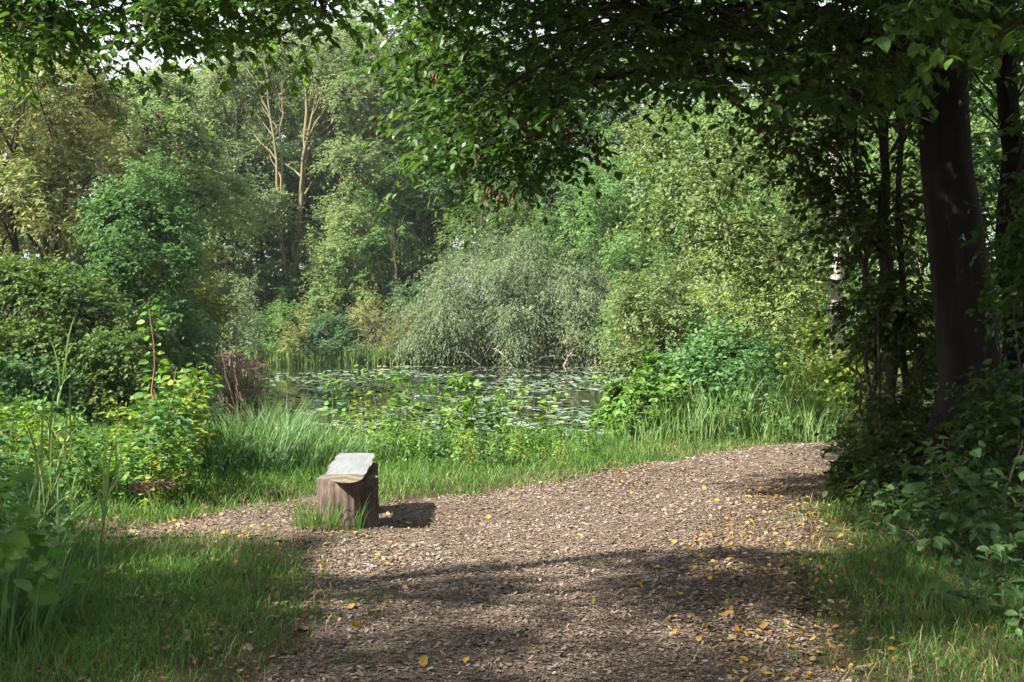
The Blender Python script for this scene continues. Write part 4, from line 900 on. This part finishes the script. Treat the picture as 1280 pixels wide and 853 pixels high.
# broad leaved low shrubs at the lower right
b = gbase(1215, 7.6)
grow('dogwood_shrub', "low shaded shrub with broad pale green leaves below the big grey trunk", 'shrub', b, [pe(1110, 600, 1230, 730, 7.6, b, .5, 1), pe(1200, 590, 1330, 760, 7.2, b, .5, 1), pe(1090, 640, 1150, 700, 7.9, b, .3, .3)], None, 1500, .085, M['dogwood'], M['bark_brown'],
     [(0, 0, (-.2, 0, .6), .012, .005, 0), (.15, 0, (.3, -.1, .8), .012, .005, 0), (-.2, 0, (-.4, -.1, .5), .01, .005, 0)], 85, 'leaf', ntw=5, nlf=6, twig_len=.32, branches=40, br=.006, twig_r=.0022, lo=.2, top=False, parts=('stem', 'crown'), droop=.2, hang=.4)
b = gbase(1270, 5.9)
grow('dogwood_shrub', "closest small leaved shrub at the lower corner of the path edge", 'shrub', b, [pe(1200, 720, 1330, 850, 5.9, b, .4, 1), pe(1235, 800, 1330, 900, 5.5, b, .4, .7)], None, 1300, .06, M['dogwood'], M['bark_brown'],
     [(0, 0, (-.15, 0, .4), .01, .004, 0), (.1, 0, (.2, -.1, .45), .01, .004, 0)], 86, 'leaf', ntw=5, nlf=6, twig_len=.25, branches=30, br=.005, twig_r=.002, lo=.2, top=False, parts=('stem', 'crown'), droop=.2, hang=.4)

# the lit hanging spray at the upper right belongs to a young tree whose stem is off the frame
def overhang(label, base, limbs, clumps, mat, leaf, seed, ntw=6, nlf=9, twl=.42, bark='bark_dark', trunk_top=6.5, r0=.16, extra=None, n_extra=0, name='overhanging_tree'):
    rng = np.random.default_rng(seed); b = np.array(base, float); root = empty(name, b, label, 'tree')
    m = MB(); a0 = np.array([0, 0, -.1]); P0 = bez(a0, RAT([.1, .05, trunk_top*.5]), RAT([.3, .2, trunk_top]), 14, rng, .02); m.tube(P0, np.linspace(r0, r0*.45, 14), 12)
    m.build('trunk', M['bark_grey'], root, True); br = MB(); LP = [P0[7:]]
    for (x, y, z, z0, r_) in limbs:
        a = np.array([np.interp(z0, P0[:, 2], P0[:, k]) for k in range(3)]); c = RAT([x, y, z])-b
        P = bez(a, (a+c)/2+RAT([0, 0, .14*np.linalg.norm(c-a)]), c, 16, rng, .025); br.tube(P, np.linspace(r_, .012, 16), 7); LP.append(P[3:])
    LP = np.concatenate(LP); C = np.array(clumps)-b
    if extra is not None: C = np.concatenate([C, env_points(rng, ((RAT(extra[0])-b), extra[1]), n_extra, .2, False)[0]])
    j = [int(np.argmin(np.linalg.norm(LP-c, axis=1))) for c in C]; d = C-LP[j]; d = d/(np.linalg.norm(d, axis=1, keepdims=True)+1e-6)
    for c, jj in zip(C, j):
        a = LP[jj]; L = np.linalg.norm(c-a); br.tube(bez(a, (a+c)/2+RAT([0, 0, .1*L]), c, 6, rng, .015), np.linspace(.012, .004, 6), 4)
    P, D, N, S, tw = sprays(rng, C, d*.6+RAT([.1, 0, .0]), ntw, twl, nlf, leaf, spread=.6, droop=.15, flat=.6, hang=.3, up=1, outw=.1, nr=.32, start=.2)
    lv = MB(); lv.leaves(P, D, N, S, 'leaf', .95); br.twigs(tw, .003)
    br.build('branch', M[bark], root, True); lv.build('crown', M[mat], root)
    return root
rng = np.random.default_rng(12)
low = lambda x: np.interp(x, [-60, 0, 40, 90, 140, 200, 260, 320, 380, 430, 450], [80, 78, 75, 62, 80, 70, 66, 66, 60, 30, 0])
cl = []
for k in range(155):
    x = rng.uniform(-60, 418); y = low(x)-16-rng.random()**.9*(low(x)+60); cl.append(at(x, y, rng.uniform(4.7, 5.9)))
for k in range(16): cl.append((rng.uniform(-3.3, -.2), rng.uniform(3.5, 5.8), rng.uniform(3.9, 5.6)))
overhang("leafy tree reaching in from outside the frame, its branch tips along the upper edge", (-7.4, 3.6, 0), [(-2.4, 5.1, 3.15, 3.3, .045), (-1.6, 5.2, 3.2, 3.6, .045), (-.9, 5.3, 3.1, 3.9, .045), (-3.0, 5.3, 3.6, 4.2, .05), (-6.5, 1.5, 6, 4.5, .07), (-9.5, 2, 6, 4.5, .07), (-7, 3.2, 7, 5, .06), (-5.2, 2.5, 6.5, 5, .06), (-8.5, 1.0, 5.5, 4, .06)],
         cl, 'lime', .046, 91, twl=.3, extra=((-6.6, 0.9, 6.6), (4.2, 2.7, 2.8)), n_extra=430, trunk_top=7.5)
cl = []
for k in range(17):
    x = rng.uniform(1135, 1330); y = rng.uniform(-70, 80)-max(0, 1200-x)*.3; cl.append(at(x, y, rng.uniform(5.4, 6.4)))
overhang("young broad leaved tree beyond the frame whose pale leaf spray hangs before the big trunk", (4.6, 5.0, 0), [(2.6, 5.8, 3.1, 2.4, .03), (3.0, 5.6, 3.5, 2.8, .03), (2.2, 6.0, 3.4, 2.6, .03)], cl, 'lime', .075, 92, ntw=5, nlf=7, twl=.3, trunk_top=3.8, r0=.05, name='young_tree')

for i, (x, y, h, r_, lab) in enumerate([(-9.9, 2.7, 9.0, 3.0, "broad unseen tree added to shade the lawn, west of the near tree"), (-2.5, -5.5, 10, 4.2, "large shade tree standing on the path's other verge behind the viewpoint"), (5.5, -2.5, 10, 4.0, "large unseen tree added by the path to block sky light, beyond the young tree"), (9.5, 6.0, 10, 3.6, "tall unseen tree added deep inside the dark thicket to block sky light")]):  # unseen trees added to shade the lawn and cut sky light on the thicket
    grow('shade_tree', lab, 'tree', (x, y, 0), [((0, 0, h*.62), (r_, r_*(.68 if i == 0 else 1), h*(.28 if i == 0 else .36)), 1.0), ((r_*.4, -.3*r_, h*.45), (r_*.7, r_*.7, h*.25), .5), ((-r_*.4, .2*r_, h*.5), (r_*.6, r_*.6, h*.25), .5)], None, 19000 if i == 0 else 15000, .15, M['beech'], M['bark_grey'], [(0, 0, (.2, .1, h*.8), .22, .06, 0), (.05, 0, (r_*.5, .4, h*.7), .1, .03, 0)], 950+i, 'mid', ntw=8, nlf=8, twig_len=.8, branches=60, br=.05, lo=.3, top=False, width=1.3)
# ------------------------------------------------------------------ grass
def scatter(n, x0, x1, y0, y1, rng):
    return rng.uniform(x0, x1, n), rng.uniform(y0, y1, n)
def vnoise(X, Y, s, seed):
    r = np.random.default_rng(seed); k = r.normal(0, 1, (7, 2))*s; p = r.random(7)*6.28
    return sum(np.sin(X*k[i, 0]+Y*k[i, 1]+p[i]) for i in range(7))/4.0
rng = np.random.default_rng(41)
gb = MB()
def grass(n, x0, x1, y0, y1, h, wd, dens=None, edge=.0, lean=.6):
    X, Y = scatter(n, x0, x1, y0, y1, rng)
    d = pathd(X, Y); pd = sdist(POND, X, Y)
    keep = (d > edge+.16*vnoise(X, Y, 3.5, 3)-.05) & (pd > .3)
    if dens is not None: keep &= rng.random(n) < dens(X, Y, d)
    X, Y, d = X[keep], Y[keep], d[keep]; k = len(X)
    P = np.stack([X, Y, hgt(X, Y)-.01], 1)
    hh = h*(.4+.9*rng.random(k)**1.5)*(1+.3*vnoise(X, Y, 1.3, 8))*np.clip(.45+d*1.2, .4, 1.0)
    a = rng.random(k)*6.283; l = lean*(.3+rng.random(k))
    gb.blades(P, np.maximum(hh, .03), np.stack([np.cos(a)*l, np.sin(a)*l, np.zeros(k)], 1), wd*(.6+.8*rng.random(k)), 3)
# sunny strip between the path and the bank
grass(95000, -5.5, 6.5, 9.0, 16.5, .20, .0065, lean=1.15)
# left foreground island, thinning to bare chips at the path
fl = lambda X, Y, d: np.clip(.3+d*.7+.45*vnoise(X, Y, 2.2, 5), .05, 1)
grass(66000, -4.4, -.6, 4.3, 9.4, .15, .0045, fl, 0, 1.4)
# right foreground
grass(42000, 1.2, 4.2, 4.3, 10.5, .14, .0042, lambda X, Y, d: np.clip(.4+d*.6+.45*vnoise(X, Y, 2.4, 6), .05, 1)*np.clip((4.3-X*.8+(Y-5)*.25)/1.2, 0, 1), 0, 1.3)
grass(30000, -14, -3.5, 8.0, 17, .3, .009)
tag(gb.build('grass', M['grass']), "green grass along the path and the pond bank", 'grass', kind='stuff')
db = MB(); X, Y = scatter(16000, -4.4, 6.0, 4.3, 15.5, rng); d = pathd(X, Y); k = (d > -.05) & (sdist(POND, X, Y) > .3) & (vnoise(X, Y, 2.1, 17) > -.35); X, Y = X[k], Y[k]; k = len(X); a = rng.random(k)*6.283; l = .9+rng.random(k)
db.blades(np.stack([X, Y, hgt(X, Y)+.01], 1), .05+.13*rng.random(k), np.stack([np.cos(a)*l, np.sin(a)*l, 0*a], 1), np.full(k, .0045), 3)
tag(db.build('dry_grass', M['straw']), "dry straw coloured blades lying in the green grass", 'grass', kind='stuff')
# stray blades creeping on the chips
sb = MB(); gb = sb
X, Y = scatter(9000, -2.2, 3.5, 4.4, 10.2, rng); d = pathd(X, Y); k = (d < 0) & (d > -.42) & (vnoise(X, Y, 4.5, 12) > .35)
X, Y = X[k], Y[k]; k = len(X); a = rng.random(k)*6.283
gb.blades(np.stack([X, Y, hgt(X, Y)], 1), .03+.07*rng.random(k), np.stack([np.cos(a), np.sin(a), 0*a], 1)*.8, np.full(k, .005), 3)
tag(gb.build('sparse_grass', M['grass']), "sparse grass blades creeping onto the wood chips", 'grass', kind='stuff')

# ------------------------------------------------------------------ wood chips and leaf litter
def chips(n, x0, x1, y0, y1, lo, hi, name, mat, label, cat, cond, tplname='flat', wr=(.25, .8), tilt=.22, lift=.012):
    X, Y = scatter(n, x0, x1, y0, y1, rng); k = cond(X, Y); X, Y = X[k], Y[k]; k = len(X)
    a = rng.random(k)*6.283; P = np.stack([X, Y, hgt(X, Y)+lift+rng.random(k)*.012], 1)
    D = np.stack([np.cos(a), np.sin(a), rng.normal(0, tilt, k)], 1); N = np.tile(UP, (k, 1))+rng.normal(0, tilt, (k, 3))
    return X, Y, P, D, N, lo+(hi-lo)*rng.random(k)**2
m = MB()
for (n, y0, y1, lo, hi) in [(190000, 4.3, 8.0, .007, .036), (130000, 8.0, 12.0, .010, .038), (60000, 12.0, 17.5, .015, .05)]:
    X, Y, P, D, N, S = chips(n, -4.3, 7.5, y0, y1, lo, hi, '', None, '', '', lambda X, Y: pathd(X, Y) < .10+.12*vnoise(X, Y, 5, 21))
    m.leaves(P, D, N, S, 'flat', rng.uniform(.4, 1.3, len(X)))
tag(m.build('wood_chips', M['chips']), "brown and grey wood chips covering the path", 'wood chips', kind='stuff')
m = MB()
X, Y, P, D, N, S = chips(36000, -4.4, 4.2, 4.3, 11, .015, .05, '', None, '', '', lambda X, Y: (pathd(X, Y) > -.6) & ((X > 1.0) | ((X < -.6) & (Y < 9.2))) & (rng.random(len(X)) < (.5+.5*vnoise(X, Y, 2.5, 31))*np.where((X > 1) & (np.abs(pathd(X, Y)) < .6), 1.0, .6)), tilt=.3, lift=.02)
m.leaves(P, D, N, S, 'leaf', rng.uniform(.7, 1.2, len(X)))
tag(m.build('leaf_litter', M['litter']), "small brown and yellow leaf litter along the path edges", 'leaf litter', kind='stuff')

m = MB()
X, Y, P, D, N, S = chips(7500, .8, 4.2, 5.0, 12.5, .015, .045, '', None, '', '', lambda X, Y: (np.abs(pathd(X, Y)+.15) < .55) & (rng.random(len(X)) < .35+.5*vnoise(X, Y, 2.8, 61)), tilt=.4, lift=.024)
m.leaves(P, D, N, S, 'leaf', rng.uniform(.7, 1.2, len(X)))
tag(m.build('yellow_leaf_litter', M['litter_yellow']), "small yellow and orange leaf litter gathered at the path's shaded edge", 'leaf litter', kind='stuff')

# single fallen leaves
def leaf_proto(mat, seed):
    m = MB(); r = np.random.default_rng(seed)
    m.leaves(np.array([[-.5, 0, .0]]), np.array([[1.0, 0, .05]]), np.array([[.1, .15, 1.0]]), 1.0, 'leaf', 1.25)
    o = m.build('fallen_leaf', M[mat]); return o
fp = {k: leaf_proto('fallen_'+k, i) for i, k in enumerate(['yellow', 'orange', 'pale', 'brown'])}
fused = set()
def drop(kind, x, y, s, label, group, z=.028):
    o = fp[kind]
    if kind in fused: o = o.copy(); COL.objects.link(o)
    fused.add(kind)
    o.location = (x, y, hz(x, y)+z); o.rotation_euler = (rng.normal(0, .5), rng.normal(0, .5), rng.random()*6.28); o.scale = (s, s, s*1.2)
    tag(o, label, 'leaf', group)
seen_px = [(700,605,'yellow'),(510,655,'yellow'),(565,600,'yellow'),(405,685,'yellow'),(445,790,'yellow'),(530,833,'yellow'),(555,833,'orange'),(745,623,'pale'),(820,710,'yellow'),(800,733,'yellow'),(745,712,'yellow'),(850,743,'yellow'),(930,818,'yellow'),(915,700,'orange'),(1100,735,'yellow'),(1050,672,'yellow'),(930,843,'yellow'),(975,836,'yellow'),(880,610,'yellow'),(640,622,'yellow'),(755,590,'pale'),(610,645,'yellow'),(725,668,'yellow'),(165,820,'pale'),(130,828,'yellow'),(278,671,'yellow'),(345,725,'orange'),(345,748,'orange'),(265,790,'orange'),(320,760,'pale'),(355,850,'pale'),(310,820,'pale'),(975,713,'orange'),(955,690,'yellow'),(940,655,'yellow'),(1000,655,'pale'),(990,735,'pale'),(1240,730,'yellow'),(1225,770,'yellow'),(1215,822,'yellow')]
LAB = {'yellow': "yellow fallen leaf lying on the ground by the path", 'orange': "orange fallen leaf lying on the ground by the path", 'pale': "pale buff fallen leaf lying on the ground by the path", 'brown': "brown fallen leaf lying on the ground by the path"}
for (px, py, k) in seen_px:
    g = gr(px, py, .02); drop(k, g[0], g[1], rng.uniform(.042, .068), LAB[k], k+' fallen leaves')
cnt = 0
while cnt < 245:
    x = rng.uniform(-3.2, 3.8); y = rng.uniform(4.6, 12); d = float(pathd([x], [y])[0])
    wgt = 1.0 if (x > 1.0 and -.8 < d < .5) else .4 if (x < -.5 and abs(d) < .6) else .07
    if rng.random() > wgt: continue
    k = rng.choice(['yellow', 'orange', 'pale', 'brown'], p=[.42, .16, .24, .18]); drop(k, x, y, rng.uniform(.024, .05), LAB[k], k+' fallen leaves'); cnt += 1

# ------------------------------------------------------------------ lily pads
def pad_verts(k=11):
    a = np.linspace(.22, 2*np.pi-.22, k); r = 1+.04*np.sin(3*a)
    return np.concatenate([[[0.05, 0, 0]], np.stack([np.cos(a)*r, np.sin(a)*r, .03*np.cos(2*a)+.02], 1)])
PV = pad_verts(); NP = len(PV)
rng = np.random.default_rng(55); pads = []
X, Y = scatter(26000, -13, 6, 18.5, 54, rng); dd = sdist(POND, X, Y)
dens = np.clip(.45+.7*vnoise(X, Y, .6, 2)+.3*vnoise(X, Y, 1.8, 4), 0, 1)*np.where(X < -5.5-.1*(Y-22), .35, 1)
k = (dd < -.35) & (rng.random(len(X)) < dens*.6); X, Y = X[k], Y[k]; o_ = np.argsort(np.hypot(X, Y)); X, Y = X[o_], Y[o_]
S = rng.uniform(.05, .13, len(X)); ROT = rng.random(len(X))*6.283; TX = rng.normal(0, .09, len(X)); TY = rng.normal(0, .09, len(X))
# those that show: inside the open part of the view
vis = (X/Y*F+640 > 440) & (X/Y*F+640 < 765)
order = np.concatenate([np.where(vis)[0], np.where(~vis)[0]]); single = order[:290]; rest = order[290:]
m = MB(); m.add(PV, np.arange(NP), [NP]); proto = m.build('lily_pad', M['pad'])
for q, i in enumerate(single):
    o = proto if q == 0 else proto.copy()
    if q: COL.objects.link(o)
    o.location = (X[i], Y[i], WZ+.006+.004*rng.random()); o.rotation_euler = (TX[i], TY[i], ROT[i]); o.scale = (S[i],)*3
    tag(o, "floating green lily pad on the pond's near water", 'lily pad', 'lily pads on the near water')
n = len(rest); c, s = np.cos(ROT[rest]), np.sin(ROT[rest]); x = PV[None, :, 0]*S[rest][:, None]; y = PV[None, :, 1]*S[rest][:, None]; z = PV[None, :, 2]*S[rest][:, None]
z = z+x*TX[rest][:, None]+y*TY[rest][:, None]
V = np.stack([X[rest][:, None]+x*c[:, None]-y*s[:, None], Y[rest][:, None]+x*s[:, None]+y*c[:, None], WZ+.008+z], -1).reshape(-1, 3)
m = MB(); m.add(V, np.arange(n*NP), np.full(n, NP)); tag(m.build('lily_pads', M['pad']), "mass of floating lily pads across the pond", 'lily pads', kind='stuff')



# ------------------------------------------------------------------ thin air between the trees
m, n, out = new_mat("thin_haze"); vol = n.nodes.new("ShaderNodeVolumePrincipled")
vol.inputs["Color"].default_value = (.9, .95, 1.0, 1); vol.inputs["Density"].default_value = 0.0002; vol.inputs["Anisotropy"].default_value = .2
n.links.new(vol.outputs[0], out.inputs["Volume"])
x, y0, y1, z0, z1 = 120, -40, 140, -4, 34
V = [(a, b_, c) for c in (z0, z1) for b_ in (y0, y1) for a in (-x, x)]
hb = MB(); hb.add(V, [0,2,3,1, 4,5,7,6, 0,1,5,4, 2,6,7,3, 0,4,6,2, 1,3,7,5], [4]*6)
tag(hb.build('haze', m), "thin pale haze in the air over the pond", 'haze', kind='stuff')
